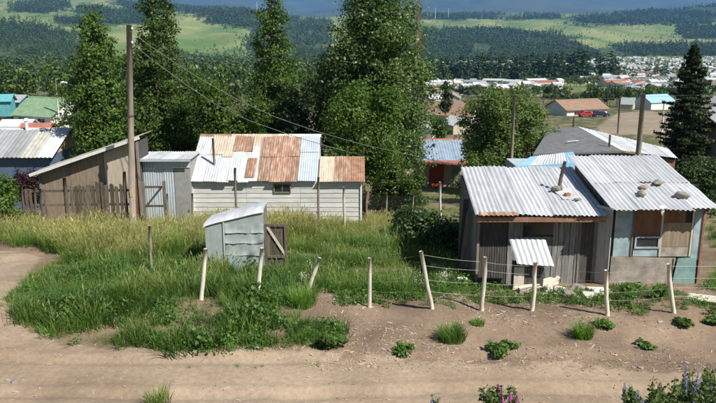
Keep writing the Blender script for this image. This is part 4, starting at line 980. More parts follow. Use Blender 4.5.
# ------------------------------------------------------------------ fences, poles, wires
def post_mb(p0, p1, r, n=8, seed=0):
    rg = random.Random(seed); p0 = Vector(p0); p1 = Vector(p1); pts = []
    for i in range(5):
        q = p0.lerp(p1, i / 4) + Vector((1, 0, 0)) * r * .2 * math.sin(seed * 1.7 + i * 1.4); pts.append(q + Vector((rg.uniform(-1, 1), rg.uniform(-1, 1), 0)) * r * .25)
    return MB().tube(pts, [r * 1.05, r, r * .98, r * .95, r * .9], n)
def front_fence():
    posts = [(369, 307, 370, 258), (434, 309, 421, 251), (482, 311, 485, 257), (532, 311, 536, 262), (608, 316, 606, 270), (676, 313, 668, 264)]
    t = thing('wire_fence', 'wire fence on pale round posts in front of the two shacks', 'fence', (0, 0, 0)); tops = []
    for i, (u, v, u2, v2) in enumerate(posts):
        X, Y, z = gpix(u, v); q = Vector(pt(u2, v2, Y + .02)); b = Vector((X, Y, z - .25)); dirn = (q - Vector((X, Y, z)))
        post_mb(b, q, .052, 10, i).build('post', 'pale_wood', t, True); tops.append((Vector((X, Y, z)), q))
    rg = random.Random(3)
    for k, f in enumerate((.92, .72, .5, .3)):
        pts = []
        for i in range(len(tops)):
            a, q = tops[i]; p = a.lerp(q, f + rg.uniform(-.03, .03)) + Vector((0, .058, 0))
            if i: 
                o = pts[-1]
                for s in (.25, .5, .75): pts.append(o.lerp(p, s) + Vector((0, 0, -.02 * (1 - (2 * s - 1) ** 2) - rg.uniform(0, .01))))
            pts.append(p)
        e = pts[-1] + Vector((2.5, .1, -.05)); pts.append(e)
        MB().tube(pts, .0026, 5).build('wire', 'wire', t)
front_fence()
for (u, v, u2, v2, lab) in [(201, 300, 205, 249, 'leaning pale fence post nearest the tin outhouse on its left'), (256, 301, 262, 248, 'pale fence post just below the outhouse door'), (304, 293, 320, 258, 'strongly tilted pale post in the grass, right of outhouse')]:
    X, Y, z = gpix(u, v); o = post_mb((0, 0, -.25), Vector(pt(u2, v2, Y + .05)) - Vector((X, Y, z)), .055, 10, u).build('fence_post', 'pale_wood', None, True); o.location = (X, Y, z); tag(o, lab, 'post', 'loose pale posts on the grass verge')
X, Y, z = gpix(152, 277); o = post_mb((0, 0, -.2), (.02, .02, 1.55), .04, 8, 4).build('wooden_stake', 'grey_wood', None, True); o.location = (X, Y, z); tag(o, 'thin weathered stake standing alone in tall grass at left', 'stake')
for (u, v, u2, v2, lab) in [(236, 217, 235, 168, 'tall thin stake in front of the white patches of roof'), (319, 216, 318, 177, 'dark stake before the seam of house and annex'), (344, 219, 344, 187, 'short pale stake before the annex of the white house'), (441, 214, 440, 182, 'slim pale post in the garden left of the tin shack')]:
    Y = 29.5; X = xat(u, Y, -1.5); z = g1(X, Y); o = post_mb((0, 0, -.2), Vector(pt(u2, v2, Y)) - Vector((X, Y, z)), .055, 8, u).build('garden_stake', 'pale_wood' if u > 330 else 'grey_wood', None, True); o.location = (X, Y, z); tag(o, lab, 'stake')
# chain-link netting between thin posts
def netting(label, pts, h, cell=.12):
    t = thing('netting_fence', label, 'fence', (0, 0, 0))
    for k in range(len(pts) - 1):
        a, b = pts[k], pts[k + 1]; L_ = math.hypot(b[0] - a[0], b[1] - a[1]); za, zb = g1(*a), g1(*b); mb = MB(); n = int(L_ / cell); r = .0025
        def P(s, q): return (a[0] + (b[0] - a[0]) * s / L_, a[1] + (b[1] - a[1]) * s / L_, za + (zb - za) * s / L_ + q)
        for i in range(-int(h / cell), n + 1):
            for sg in (0, 1):
                s0, s1 = i * cell, i * cell + h; q0, q1 = 0, h
                if s0 < 0: q0 = -s0; s0 = 0
                if s1 > L_: q1 = h - (s1 - L_); s1 = L_
                if s1 <= s0: continue
                mb.tube([P(s0, q0), P(s1, q1)] if sg == 0 else [P(L_ - s0, q0), P(L_ - s1, q1)], r, 3, False)
        tag(mb.build('netting', 'wire', t), None, kind='stuff')
    for i, p in enumerate(pts): post_mb((p[0], p[1], g1(*p) - .2), (p[0] + .03, p[1], g1(*p) + h + .15), .05, 7, i).build('post', 'grey_wood', t, True)
netting('diamond wire netting with grey posts before the pale blue shed', [(xat(u, 31.4, -1.5), 31.4) for u in (168, 193)], 1.45)
netting('diamond wire netting with posts under the bright garden tree', [(xat(u, 32.2, -1.5), 32.2) for u in (366, 386, 412, 460)], 1.5)
# picket fence at left
def picket_fence():
    Y = 30.6; t = thing('picket_fence', 'old grey-brown picket fence with rough uneven tops at left', 'fence', (0, Y, 0)); rg = random.Random(6)
    z0 = -1.9
    for v in (191, 205):
        a, b = pt(22, v, Y), pt(134, v - 1, Y); MB().box(((a[0] + b[0]) / 2, .06, a[2]), (b[0] - a[0], .06, .10), rotm(0, -.01, 0)).build('rail', 'fence_wood', t)
    u = 71.0
    while u < 126:
        w = rg.uniform(3.4, 5.2); x = xat(u + w / 2, Y, -1); top = zat(rg.uniform(181, 187), Y); ww = (w - .7) * fd(Y, -1) / F
        mb = MB().prism([(-ww / 2, z0 - .3), (ww / 2, z0 - .3), (ww / 2, top - rg.uniform(0, .08)), (ww * rg.uniform(-.3, .3), top), (-ww / 2, top - rg.uniform(0, .08))], (-.015, .015))
        o = mb.build('picket', 'fence_wood', t); o.location = (x, rg.uniform(-.01, .01), 0); o.rotation_euler = (0, rg.uniform(-.02, .02), 0)
        u += w + (rg.uniform(0, 1.2) if rg.random() < .2 else .0)
    for u, tp, r in ((23, 184, .06), (35, 186, .06), (41, 189, .05), (66, 178, .09), (126, 172, .08)):
        x = xat(u, Y, -1); post_mb((x, 0.05, z0 - .3), (x + .04, .05, zat(tp, Y)), r, 8, u).build('post', 'fence_wood', t, True)
    for u in (28, 32, 46): 
        x = xat(u, Y, -1); MB().box((x, .0, (zat(190, Y) + z0) / 2), (.12, .03, zat(188, Y) - z0)).build('picket', 'fence_wood', t)
picket_fence()
def gate():
    Y = 30.9; t = thing('garden_gate', 'dark wooden gate with diagonal brace right of the pole', 'gate', (0, Y, 0)); a, b = pt(143, 187, Y), pt(164, 187, Y); zb = zat(206, Y)
    for x, tp in ((a[0], 182), (b[0], 181)): MB().box((x, 0, (zat(tp, Y) - 2.3) / 2), (.14, .12, zat(tp, Y) + 2.3)).build('post', 'grey_wood', t)
    for z in (a[2], zb): MB().box(((a[0] + b[0]) / 2, 0, z), (b[0] - a[0] - .14, .05, .09)).build('rail', 'fence_wood', t)
    L_ = math.hypot(b[0] - a[0] - .2, a[2] - zb); MB().box(((a[0] + b[0]) / 2, -.03, (a[2] + zb) / 2), (L_, .04, .09), rotm(0, -math.atan2(a[2] - zb, b[0] - a[0] - .2), 0)).build('brace', 'dark_board', t)
gate()
# utility poles
def pole(name, label, u, v, Y, u2, v2, r, m='pole_wood', extra=None):
    X = xat(u, Y, zat(v, Y)); gz = g1(X, Y); top = Vector(pt(u2, v2, Y)); t = thing(name, label, 'pole', (X, Y, gz)); q = top - Vector((X, Y, gz))
    MB().tube([(0, 0, -.4), q * .5, q], [r * 1.15, r, r * .85], 12).build('shaft', m, t, True)
    if extra: extra(t, q)
    return top
def ins(t, q):
    for f in (.965, .90):
        p = q * f; MB().tube([p + Vector((.05, -.10, 0)), p + Vector((.16, -.12, .02)), p + Vector((.17, -.12, .12))], .02, 6).build('bracket', 'dark_metal', t); MB().blob(p + Vector((.17, -.12, .16)), (.05, .05, .06), 1, 0, 8).build('insulator', 'white_paint', t, True)
    MB().tube([q * .57 + Vector((0, 0, -.04)), q * .57 + Vector((0, 0, .04))], .16, 12).build('band', 'dark_metal', t); MB().box(q * .18 + Vector((.02, -.15, 0)), (.12, .01, .28)).build('marker', 'yellow_wall', t)
ptop = pole('utility_pole', 'tall weathered wooden pole rising by the plywood shed', 131.5, 214, 30.5, 129, 25, .135, extra=ins)
MB_ = pole('utility_pole', 'slim wooden pole in front of the round tree behind left shack', 511, 170, 42, 514.5, 95, .10)
def armx(t, q): MB().box(q * .99, (.2, .16, .16)).build('cap', 'dark_metal', t)
p3 = pole('utility_pole', 'pale grey pole standing before the tar-roofed house', 637.5, 165, 40, 643.5, 94, .15, 'bark_pale', armx)
pole('utility_pole', 'dark pole by the far yard beside the cars', 618, 133, 118, 620, 99, .16, 'bark')
pole('utility_pole', 'thin white post in front of the spruce', 663, 130, 100, 664, 100, .09, 'white_paint')
pole('utility_pole', 'thin pale post next to the street lamp at left', 56.5, 98, 88, 55.5, 79, .09, 'white_paint')
def streetlamp():
    Y = 62; t = thing('street_lamp', 'curved-arm street lamp among the left trees', 'lamp', (0, Y, 0)); a, b, c, d = (Vector(pt(*k, Y)) - Vector((0, Y, 0)) for k in ((84, 97), (80, 89), (72, 85), (66.5, 83)))
    MB().tube([Vector((a.x, 0, g1(a.x, Y) - .2)), a, b, c, d], [.09, .06, .05, .045, .04], 8).build('pole', 'white_paint', t, True)
    MB().blob(Vector(pt(63.5, 82.5, Y)) - Vector((0, Y, 0)), (.32, .14, .10), 2, .03, 12).build('lamp_head', 'white_paint', t, True)
streetlamp()
def cable(label, pix, r=.012):
    MB_ = MB().tube([pt(*p) for p in pix], r, 6); o = MB_.build('power_cable', 'cable', None, True); tag(o, label, 'cable')
cable('upper power cable sagging from the tall pole over the patched roof', [(130, 31, 30.4), (150, 46, 30), (175, 63, 29.4), (205, 82, 28.6), (240, 101, 27.8), (275, 117, 27), (315, 131, 26.2), (360, 144, 25.4), (410, 155, 24.4), (463, 167, 23.2)])
cable('lower power cable sagging from the tall pole towards the bright tree', [(130, 42, 30.4), (155, 62, 30), (185, 84, 29.6), (215, 104, 29.2), (250, 121, 28.6), (290, 135, 28), (330, 147, 27.6), (372, 158, 27)])
cable('thin horizontal wire running to the pale grey pole', [(370, 104, 46), (440, 101, 44), (513, 99, 42), (580, 100, 41), (643, 97, 40), (760, 93, 38)], .009)

# ------------------------------------------------------------------ near trees
def tz(v, Y, X): return zat(v, Y) - g1(X, Y)
Y = 44; X = xat(100, Y, 2); H = tz(12, Y, X)
tree('poplar_tree', 'bushy poplar left of the tall wooden pole', X, Y, stack(1.2, H, lambda t: 1.95 * (1 - t) ** .62 * (0.75 + .5 * min(1, t * 3)) + .12, 11, .22, 3), 34000, .18, 'leaf_mid', H * .95, .2, clump=.44, per=60, seed=3, inner=.5)
Y = 46; X = xat(159, Y, 2); H = tz(-14, Y, X)
tree('poplar_tree', 'tall poplar directly behind the wooden pole', X, Y, stack(1.0, H, lambda t: 2.4 * (1 - t) ** .6 * (0.8 + .4 * min(1, t * 3)) + .15, 12, .25, 5), 40000, .18, 'leaf_mid', H * .95, .22, clump=.48, per=60, seed=5, inner=.5)
Y = 47; X = xat(274, Y, 2); H = tz(-16, Y, X)
tree('poplar_tree', 'tall narrow-topped poplar behind the patched tin roof', X, Y, stack(1.0, H, lambda t: (.62 if t > .8 else .62 + 2.9 * (.8 - t) ** .85) + .05, 13, .25, 7), 40000, .18, 'leaf_mid', H * .97, .22, clump=.48, per=60, seed=7, inner=.5)
Y = 43; X = xat(228, Y, 0); H = tz(70, Y, X)
tree('broadleaf_tree', 'low spreading tree above the left half of patched roof', X, Y, spread(0, 0, H * .52, 2.7, 2, H * .5, 14, 3), 32000, .17, 'leaf_bright', H * .7, .16, clump=.5, per=60, inner=.5, seed=9)
Y = 45; X = xat(182, Y, 0); H = tz(72, Y, X)
tree('broadleaf_tree', 'rounded tree between the pole poplar and the low spreading tree', X, Y, spread(0, 0, H * .5, 2.1, 1.8, H * .5, 12, 4), 22000, .17, 'leaf_mid', H * .7, .14, per=60, inner=.5, clump=.5, seed=10)
Y = 44; X = xat(300, Y, 0); H = tz(84, Y, X)
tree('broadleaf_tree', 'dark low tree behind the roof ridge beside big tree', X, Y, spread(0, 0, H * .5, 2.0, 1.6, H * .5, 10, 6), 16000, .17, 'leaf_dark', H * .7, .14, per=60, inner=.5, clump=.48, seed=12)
Y = 41.5; X = xat(381, Y, 2); H = tz(-26, Y, X)
bl = [(-.9, .4, H * .62, 2.3, 2.2, H * .26), (.5, 0, H * .70, 2.0, 2.2, H * .24), (-.2, 0, H * .88, 1.4, 1.4, H * .14), (1.35, .2, H * .52, 1.8, 1.9, H * .22), (-1.9, .6, H * .52, 1.8, 1.7, H * .20), (.9, -.2, H * .34, 1.6, 1.7, H * .18), (-.4, .3, H * .4, 2.2, 2.2, H * .24), (-1.2, .8, H * .83, 1.1, 1.1, H * .1)]
tree('silver_poplar', 'huge silvery-leaved tree towering over the centre', X, Y, bl, 78000, .165, 'leaf_silver', H * .85, .32, 'bark_pale', clump=.74, per=120, inner=.55, seed=14, limbs=24)
Y = 44; X = xat(345, Y, 2); H = tz(24, Y, X)
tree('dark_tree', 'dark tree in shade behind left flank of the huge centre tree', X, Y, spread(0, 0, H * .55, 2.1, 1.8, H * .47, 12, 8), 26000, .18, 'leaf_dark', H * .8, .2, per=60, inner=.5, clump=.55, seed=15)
Y = 37; X = xat(364, Y, 0); H = tz(84, Y, X)
tree('broadleaf_tree', 'bright green leafy tree overhanging right end of patched roof', X, Y, spread(.1, 0, H * .62, 2.3, 2.1, H * .36, 12, 11, .3, .45), 34000, .155, 'leaf_bright', H * .75, .12, 'bark_pale', per=60, inner=.5, clump=.5, seed=16, limbs=18)
for (u, v0, v1) in ((376, 213, 165), (384, 213, 172)): pass
Y = 35.5; X = xat(404, Y, -1); H = tz(165, Y, X)
tree('garden_shrub', 'dense leafy shrub below the huge centre tree', X, Y, spread(0, 0, H * .5, 1.1, 1, H * .5, 8, 21), 7000, .14, 'leaf_mid', H * .6, .06, clump=.26, seed=22, cat='shrub', limbs=6)
for (u, Y, v, rx, sd_, lab) in [(388, 36.5, 150, 1.3, 201, 'leafy shrub under the right side of the huge centre tree'), (330, 38, 150, 1.4, 203, 'leafy shrub behind the annex roof of the patched house'), (424, 24.5, 208, .85, 205, 'dark leafy bush in the garden left of the tin shack'), (449, 23.6, 214, .75, 207, 'dark leafy bush close to the left shack corner'), (410, 27, 205, .9, 209, 'dark leafy bush furthest left in the shaded garden')]:
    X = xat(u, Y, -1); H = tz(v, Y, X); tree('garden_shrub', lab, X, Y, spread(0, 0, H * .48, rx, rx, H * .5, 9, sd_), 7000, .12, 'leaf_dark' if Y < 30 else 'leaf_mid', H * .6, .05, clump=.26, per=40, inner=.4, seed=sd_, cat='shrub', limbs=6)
Y = 50; X = xat(506, Y, -1); H = tz(80, Y, X)
tree('apple_tree', 'broad rounded fruit tree behind the left tin-roofed shack', X, Y, spread(0, 0, H * .58, 3.5, 2.8, H * .42, 15, 31, .28, .42), 40000, .165, 'leaf_apple', H * .7, .2, per=70, inner=.5, clump=.52, seed=32, limbs=20)
Y = 45; X = xat(478, Y, -2); H = tz(148, Y, X)
tree('garden_shrub', 'feathery pale shrub peeking over left shack roof edge', X, Y, spread(0, 0, H * .5, 1.5, 1.2, H * .5, 8, 41), 6000, .15, 'leaf_mid', H * .6, .06, clump=.3, seed=42, cat='shrub', limbs=6)
Y = 36; X = xat(708, Y, -1); H = tz(146, Y, X)
tree('dark_bush', 'dark rounded bush at right edge behind the right shack', X, Y, spread(0, 0, H * .5, 1.6, 1.4, H * .5, 9, 51), 9000, .13, 'leaf_dark', H * .6, .08, clump=.3, seed=52, cat='shrub', limbs=6)
Y = 38.5; X = xat(28, Y, -2); H = tz(164, Y, X)
tree('red_leaf_shrub', 'dark red-leaved shrub under the striped roof at left', X, Y, spread(0, 0, H * .5, 1.2, 1, H * .5, 8, 61), 5000, .13, 'leaf_red', H * .6, .06, clump=.26, seed=62, cat='shrub', limbs=6)
Y = 29.5; X = xat(4, Y, -1); H = tz(178, Y, X)
tree('green_bush', 'tall grassy green bush at left frame edge by picket fence', X, Y, spread(-.4, 0, H * .5, 1.2, 1, H * .5, 8, 71), 5000, .12, 'leaf_bright', H * .6, .06, clump=.26, seed=72, cat='shrub', limbs=5)
Y = 70; X = xat(64, Y, -3); H = tz(104, Y, X)
tree('slim_sapling', 'thin open sapling in front of the green roof', X, Y, spread(0, 0, H * .65, 1.2, 1, H * .34, 6, 81), 500, .28, 'leaf_mid', H * .95, .06, clump=.3, per=8, seed=82, limbs=8)
Y = 60; X = xat(80, Y, -3); H = tz(100, Y, X)
tree('dark_tree', 'dark shrubby tree between green roof and first poplar', X, Y, spread(0, 0, H * .5, 1.4, 1.2, H * .5, 8, 85), 5000, .2, 'leaf_dark', H * .7, .1, clump=.34, seed=86)
Y = 110; X = xat(445, Y, -8); H = tz(84, Y, X)
tree('slim_tree', 'lone slim dark tree standing before the brown-roofed white house', X, Y, stack(H * .55, H, lambda t: .9 * (1 - t) + .2, 5, .2, 91), 1600, .4, 'leaf_dark', H * .9, .12, clump=.4, per=16, seed=92, limbs=5)
Y = 60; X = xat(437, Y, -3); H = tz(118, Y, X)
tree('garden_shrub', 'small bright shrub just beyond the blue-grey tin roof', xat(440, 75, -3), 75, spread(0, 0, 1.6, 1.8, 1.3, 1.5, 7, 95), 2600, .22, 'leaf_bright', 1.8, .07, clump=.34, seed=96, cat='shrub', limbs=5, z=zat(133, 75) - 1.0)
def spruce(label, X, Y, H, Rm, seed):
    rg = np.random.default_rng(seed); gz = g1(X, Y); t = thing('spruce_tree', label, 'tree', (X, Y, gz - .05)); P = []; N = []; T = MB(); T.tube([(0, 0, -.2), (0, 0, H * .5), (0, 0, H)], [.24, .13, .02], 9)
    z = .9
    while z < H - .1:
        f = (H - z) / H; Rr = Rm * f ** .68 * rg.uniform(.7, 1.1) + .08; k = int(5 + 5 * f)
        for i in range(k):
            a = 6.283 * (i + rg.random() * .8) / k; L_ = Rr * rg.uniform(.65, 1.15); m = int(30 + 170 * L_ / Rm)
            s = rg.random(m) ** .7; zz = z + .1 - .32 * L_ * s + .22 * L_ * s ** 3 + rg.normal(size=m) * .045 - rg.random(m) * .12 * s
            wd = rg.normal(size=m) * (.05 + .20 * s * (1 - .55 * s)) * L_ * .8
            P.append(np.stack([np.cos(a) * L_ * s - np.sin(a) * wd, np.sin(a) * L_ * s + np.cos(a) * wd, zz], 1))
            T.tube([(0, 0, z + .1), (math.cos(a) * L_ * .9, math.sin(a) * L_ * .9, z + .1 - .25 * L_)], [.03, .008], 4, False)
        z += rg.uniform(.2, .34) * (.6 + .6 * f)
    P = np.concatenate(P); n = len(P); N = unit(rg.normal(size=(n, 3)) * .6 + np.array([0, 0, .8])); V, Q = leaf_quads(P, N, .22, rg)
    obj('crown', fast_mesh('crown', V, Q, rg.random(n)), 'needle', t); T.build('trunk', 'bark', t, True)
Y = 60; X = xat(686, Y, -1); spruce('tall dark spruce with drooping branches at right', X, Y, tz(44, Y, X), 3.3, 5)

# ------------------------------------------------------------------ mid and far trees, individually placed
def far_proto(kind, seed):
    if kind == 'poplar': me, _ = crown(stack(.0, 1.0, lambda t: .13 * (1 - t) ** .55 * (.8 + .4 * min(1, 3 * t)) + .008, 8, .2, seed), 620, .06, .035, 12, seed)
    elif kind == 'round': me, _ = crown(spread(0, 0, .58, .36, .36, .40, 7, seed), 700, .065, .075, 12, seed)
    else: me, _ = crown(stack(.05, 1.0, lambda t: .24 * (1 - t) + .01, 8, .15, seed), 420, .05, .035, 10, seed)
    me.materials.append(MATS['far_poplar' if kind == 'poplar' else 'far_leaf' if kind == 'round' else 'needle']); return me
FP = {k: [far_proto(k, s + 100) for s in range(4)] for k in ('poplar', 'round', 'cone')}
TRK = trunk_mb(.6, .02, 1, n=5).mesh('trunk'); TRK.materials.append(MATS['bark'])
def far_tree(kind, name, label, group, X, Y, H, z=None, wide=1.0):
    t = thing(name, label, 'tree', (X, Y, (g1(X, Y) if z is None else z) - .2), R.uniform(0, 6.28), group)
    s = H
    for nm, me in (('crown', R.choice(FP[kind])), ('trunk', TRK)):
        o = obj(nm, me, None, t); o.scale = (s * wide, s * wide, s)
    return t
def pick(poly):
    us = [p[0] for p in poly]; vs = [p[1] for p in poly]
    while True:
        u, v = R.uniform(min(us), max(us)), R.uniform(min(vs), max(vs))
        if inpoly(np.array([u]), np.array([v]), poly)[0]: return u, v
# woods beyond the left roofs
for i in range(70):
    Y = R.uniform(130, 520); u = R.uniform(-70, 125); X = xat(u, Y, -10); far_tree('round', 'woodland_tree', 'leafy dark tree in the wood beyond the left roofs', 'woodland trees beyond the left roofs', X, Y, R.uniform(11, 17), wide=R.uniform(.75, 1.1))
for i in range(50):
    Y = R.uniform(110, 480); u = R.uniform(125, 330); X = xat(u, Y, -10); far_tree('round', 'woodland_tree', 'leafy tree glimpsed through gaps between the left poplars', 'trees behind the poplars', X, Y, R.uniform(10, 15), wide=R.uniform(.8, 1.1))
# poplar rows in the town
def row(u0, u1, v, n, H, lab, grp, kind='poplar', jit=1.5, name='poplar_tree', wide=1.0):
    for i in range(n):
        u = u0 + (u1 - u0) * i / max(1, n - 1) + R.uniform(-1, 1) * jit; X, Y, z = gpix(u, v + R.uniform(-.6, .6)); far_tree(kind, name, lab, grp, X, Y, H * R.uniform(.75, 1.15) * Y / 450, wide=wide)
row(426, 568, 80, 60, 14, 'slim poplar in the long row across the valley floor', 'long poplar row in the valley', wide=1.5)
row(430, 562, 77, 52, 13.5, 'slim poplar in second row behind the long valley row', 'second poplar row in the valley', wide=1.5)
row(570, 586, 80, 9, 19, 'dark tall poplar in the clump left of the white terraces', 'dark poplar clump left of the terraces', wide=1.7)
row(596, 616, 78, 9, 14, 'dark poplar in small clump among the white terraces', 'dark poplar clump among terraces', wide=1.7)
row(565, 600, 87, 10, 8.5, 'rounded tree between long brown roof and poplar clump', 'rounded trees above the long brown roof', 'round', 2, 'rounded_tree', 1.2)
row(588, 660, 107, 20, 15, 'rounded tree in the hedge line behind the parked cars', 'hedge line trees behind the yard', 'round', 2.5, 'rounded_tree', 1.0)
row(545, 600, 104, 12, 9, 'rounded tree just behind the long brown roof', 'trees behind the long brown roof', 'round', 3, 'rounded_tree', 1.2)
row(650, 720, 100, 16, 11, 'rounded tree beside the pale sky-blue roofed house', 'trees by the sky-blue roof', 'round', 3, 'rounded_tree', 1.1)
row(415, 480, 97, 18, 8, 'low round tree among white roofs beyond brown-roofed house', 'low trees among white roofs at centre', 'round', 3, 'rounded_tree', 1.2)
row(470, 565, 98, 26, 9, 'low round tree beyond the fruit tree crown', 'low trees beyond the fruit tree', 'round', 3, 'rounded_tree', 1.2)
for i in range(90):
    u, v = pick([(420, 62), (716, 58), (760, 60), (760, 100), (640, 92), (600, 75), (420, 72)]); X, Y, z = gpix(u, v); far_tree('round', 'town_tree', 'small dark tree scattered between the far town roofs', 'trees scattered in the town', X, Y, R.uniform(6, 11) * 1.15, wide=R.uniform(.9, 1.3))

# ------------------------------------------------------------------ the town
def house_mesh(w, d, hw, hr):
    a = MB().prism([(-d / 2, 0), (d / 2, 0), (d / 2, hw), (0, hw + hr - .1), (-d / 2, hw)], (-w / 2, w / 2), 'x').mesh('wall')
    o = .4; s = hr / (d / 2); b = MB()
    b.slab((-w / 2 - o, -d / 2 - o, hw - s * o + .05), (w / 2 + o, -d / 2 - o, hw - s * o + .05), (w / 2 + o, 0, hw + hr + .05), (-w / 2 - o, 0, hw + hr + .05), .15)
    b.slab((w / 2 + o, d / 2 + o, hw - s * o + .05), (-w / 2 - o, d / 2 + o, hw - s * o + .05), (-w / 2 - o, 0, hw + hr + .05), (w / 2 + o, 0, hw + hr + .05), .15)
    wn_ = MB()
    for k in (-.3, .3): wn_.box((k * w, -d / 2 - .03, hw * .55), (1.3, .06, 1.2)); 
    wn2 = MB().box((0, -d / 2 - .03, hw * .4), (.9, .06, hw * .75))
    return a, b.mesh('roof'), wn_, wn2
HM = {}
WN = MB().box((0, 0, 0), (1.4, .06, 1.2)).mesh('window'); WN.materials.append(MATS['window_glass'])
for wm in ('white_paint', 'beige_wall', 'grey_wall'):
    for rm in ('light_roof', 'red_roof', 'grey_roof', 'brown_roof'):
        for dim in ((9, 7, 2.8, 1.9), (6.2, 7.5, 4.4, 2.0), (22, 11, 4.0, 1.6)):
            a, b, c, d = house_mesh(*dim); a.materials.append(MATS[wm]); b.materials.append(MATS[rm]); HM[(wm, rm, dim[0])] = (a, b, dim)
RN = {'light_roof': 'pale', 'red_roof': 'red', 'grey_roof': 'grey', 'brown_roof': 'brown'}
def town_house(name, label, grp, X, Y, rz, wm, rm, w, s=1.0):
    a, b, dim = HM[(wm, rm, w)]; t = thing(name, label, 'house', (X, Y, g1(X, Y) - .3), rz, grp)
    for nm, me in (('wall', a), ('roof', b)): o = obj(nm, me, None, t); o.scale = (s, s, s)
    if Y < 800:
        for k in (-.28, .28):
            o = obj('window', WN, None, t, (k * dim[0] * s, (-dim[1] / 2 - .02) * s, dim[2] * .55 * s)); o.scale = (s, s, s)
    return t
def scatter_houses(poly, n, where, grp, pw=(.62, .14, .14, .10), wide=.12, name='town_house', mind=9, sc=1.0):
    done = []
    k = 0
    while len(done) < n and k < n * 12:
        k += 1; u, v = pick(poly); X, Y, z = gpix(u, v)
        if any((X - a) ** 2 + (Y - b) ** 2 < mind ** 2 for a, b in done): continue
        done.append((X, Y)); rm = R.choices(['light_roof', 'red_roof', 'grey_roof', 'brown_roof'], pw)[0]; wm = R.choices(['white_paint', 'beige_wall', 'grey_wall'], (.6, .25, .15))[0]
        w = 22 if R.random() < wide else R.choice((9, 9, 6.2))
        town_house(name, 'small %s-roofed house %s' % (RN[rm], where), '%s roofs %s' % (RN[rm], where), X, Y, R.choice((.3, -.4, .2, 1.2, -.9)) + R.uniform(-.2, .2), wm, rm, w, sc)
scatter_houses([(425, 84), (480, 82), (565, 82), (575, 90), (540, 96), (480, 97), (425, 96)], 42, 'beyond the fruit tree', 'mid', (.75, .08, .10, .07), .15, mind=11)
scatter_houses([(430, 60), (600, 60), (600, 70), (430, 72)], 36, 'among valley trees past poplar row', 'far', (.7, .15, .1, .05), .1, mind=12)
scatter_houses([(575, 66), (620, 58), (716, 58), (760, 60), (760, 92), (690, 96), (610, 96), (605, 96), (585, 90)], 175, 'in the crowded right-hand town', 'town', (.70, .10, .12, .08), .12, mind=13, sc=1.25)
scatter_houses([(414, 94), (480, 95), (480, 106), (414, 104)], 9, 'just beyond the brown-roofed white house', 'near', (.5, .1, .3, .1), .1, mind=9)
scatter_houses([(690, 86), (760, 86), (760, 112), (700, 112)], 9, 'behind the tall spruce', 'edge', (.5, .1, .3, .1), .1, mind=10)
scatter_houses([(-40, 59.5), (88, 59.5), (88, 62.5), (-40, 62.5)], 18, 'along the far left road', 'left road', (.7, .1, .1, .1), .25, mind=11)
def far_roofs():
    Wl, Rf = MB(), MB(); rg = random.Random(77); n = 0
    polys = [([(590, 60), (620, 57.5), (760, 57.5), (760, 84), (690, 86), (600, 86)], 620), ([(430, 60.5), (600, 60.5), (600, 68), (430, 70)], 110)]
    for poly, cnt in polys:
        us = np.array([p[0] for p in poly]); vs = np.array([p[1] for p in poly]); U = NR.uniform(us.min(), us.max(), cnt * 2); Vv = NR.uniform(vs.min(), vs.max(), cnt * 2); k = inpoly(U, Vv, poly); U, Vv = U[k][:cnt], Vv[k][:cnt]
        for u, v in zip(U, Vv):
            X, Y, z = gpix(u, v); a = rg.choice((.3, -.4, 1.2, -.9)) + rg.uniform(-.2, .2); w, d, h, hr = rg.uniform(8, 16), rg.uniform(7, 9), rg.uniform(2.6, 4), rg.uniform(1.3, 2.2); c, s_ = math.cos(a), math.sin(a)
            T = lambda p: (X + c * p[0] - s_ * p[1], Y + s_ * p[0] + c * p[1], z - .4 + p[2])
            Wl.add([T((x, y, q)) for q in (0, h) for x, y in ((-w / 2, -d / 2), (w / 2, -d / 2), (w / 2, d / 2), (-w / 2, d / 2))] + [T((-w / 2, 0, h + hr - .1)), T((w / 2, 0, h + hr - .1))], [(0, 1, 5, 4), (1, 2, 6, 9, 5), (2, 3, 7, 6), (3, 0, 4, 8, 7)])
            o = .4
            Rf.add([T(p) for p in ((-w / 2 - o, -d / 2 - o, h - .1), (w / 2 + o, -d / 2 - o, h - .1), (w / 2 + o, 0, h + hr), (-w / 2 - o, 0, h + hr), (w / 2 + o, d / 2 + o, h - .1), (-w / 2 - o, d / 2 + o, h - .1))], [(0, 1, 2, 3), (3, 2, 4, 5)])
    t = thing('distant_town', 'mass of tiny pale roofs filling the far town', 'town'); t['kind'] = 'stuff'
    tag(Wl.build('walls', 'white_paint', t), None, kind='stuff'); tag(Rf.build('roofs', 'light_roof', t), None, kind='stuff')
far_roofs()
for i in range(15):                                        # long terrace with repeating white gables
    u = 618 + i * 3.4; X, Y, z = gpix(u, 92 - i * .12)
    town_house('terrace_house', 'white gabled house in the long terrace right of centre', 'long white terrace', X, Y, 1.57 + .1, 'white_paint', 'grey_roof', 6.2, .62 * Y / 330)
for i in range(12):
    u = 627 + i * 3.3; X, Y, z = gpix(u, 86 - i * .12)
    town_house('terrace_house', 'white gabled house in the shorter terrace row behind', 'short white terrace behind', X, Y, 1.57 + .1, 'white_paint', 'red_roof' if i % 4 == 0 else 'grey_roof', 6.2, .6 * Y / 330)

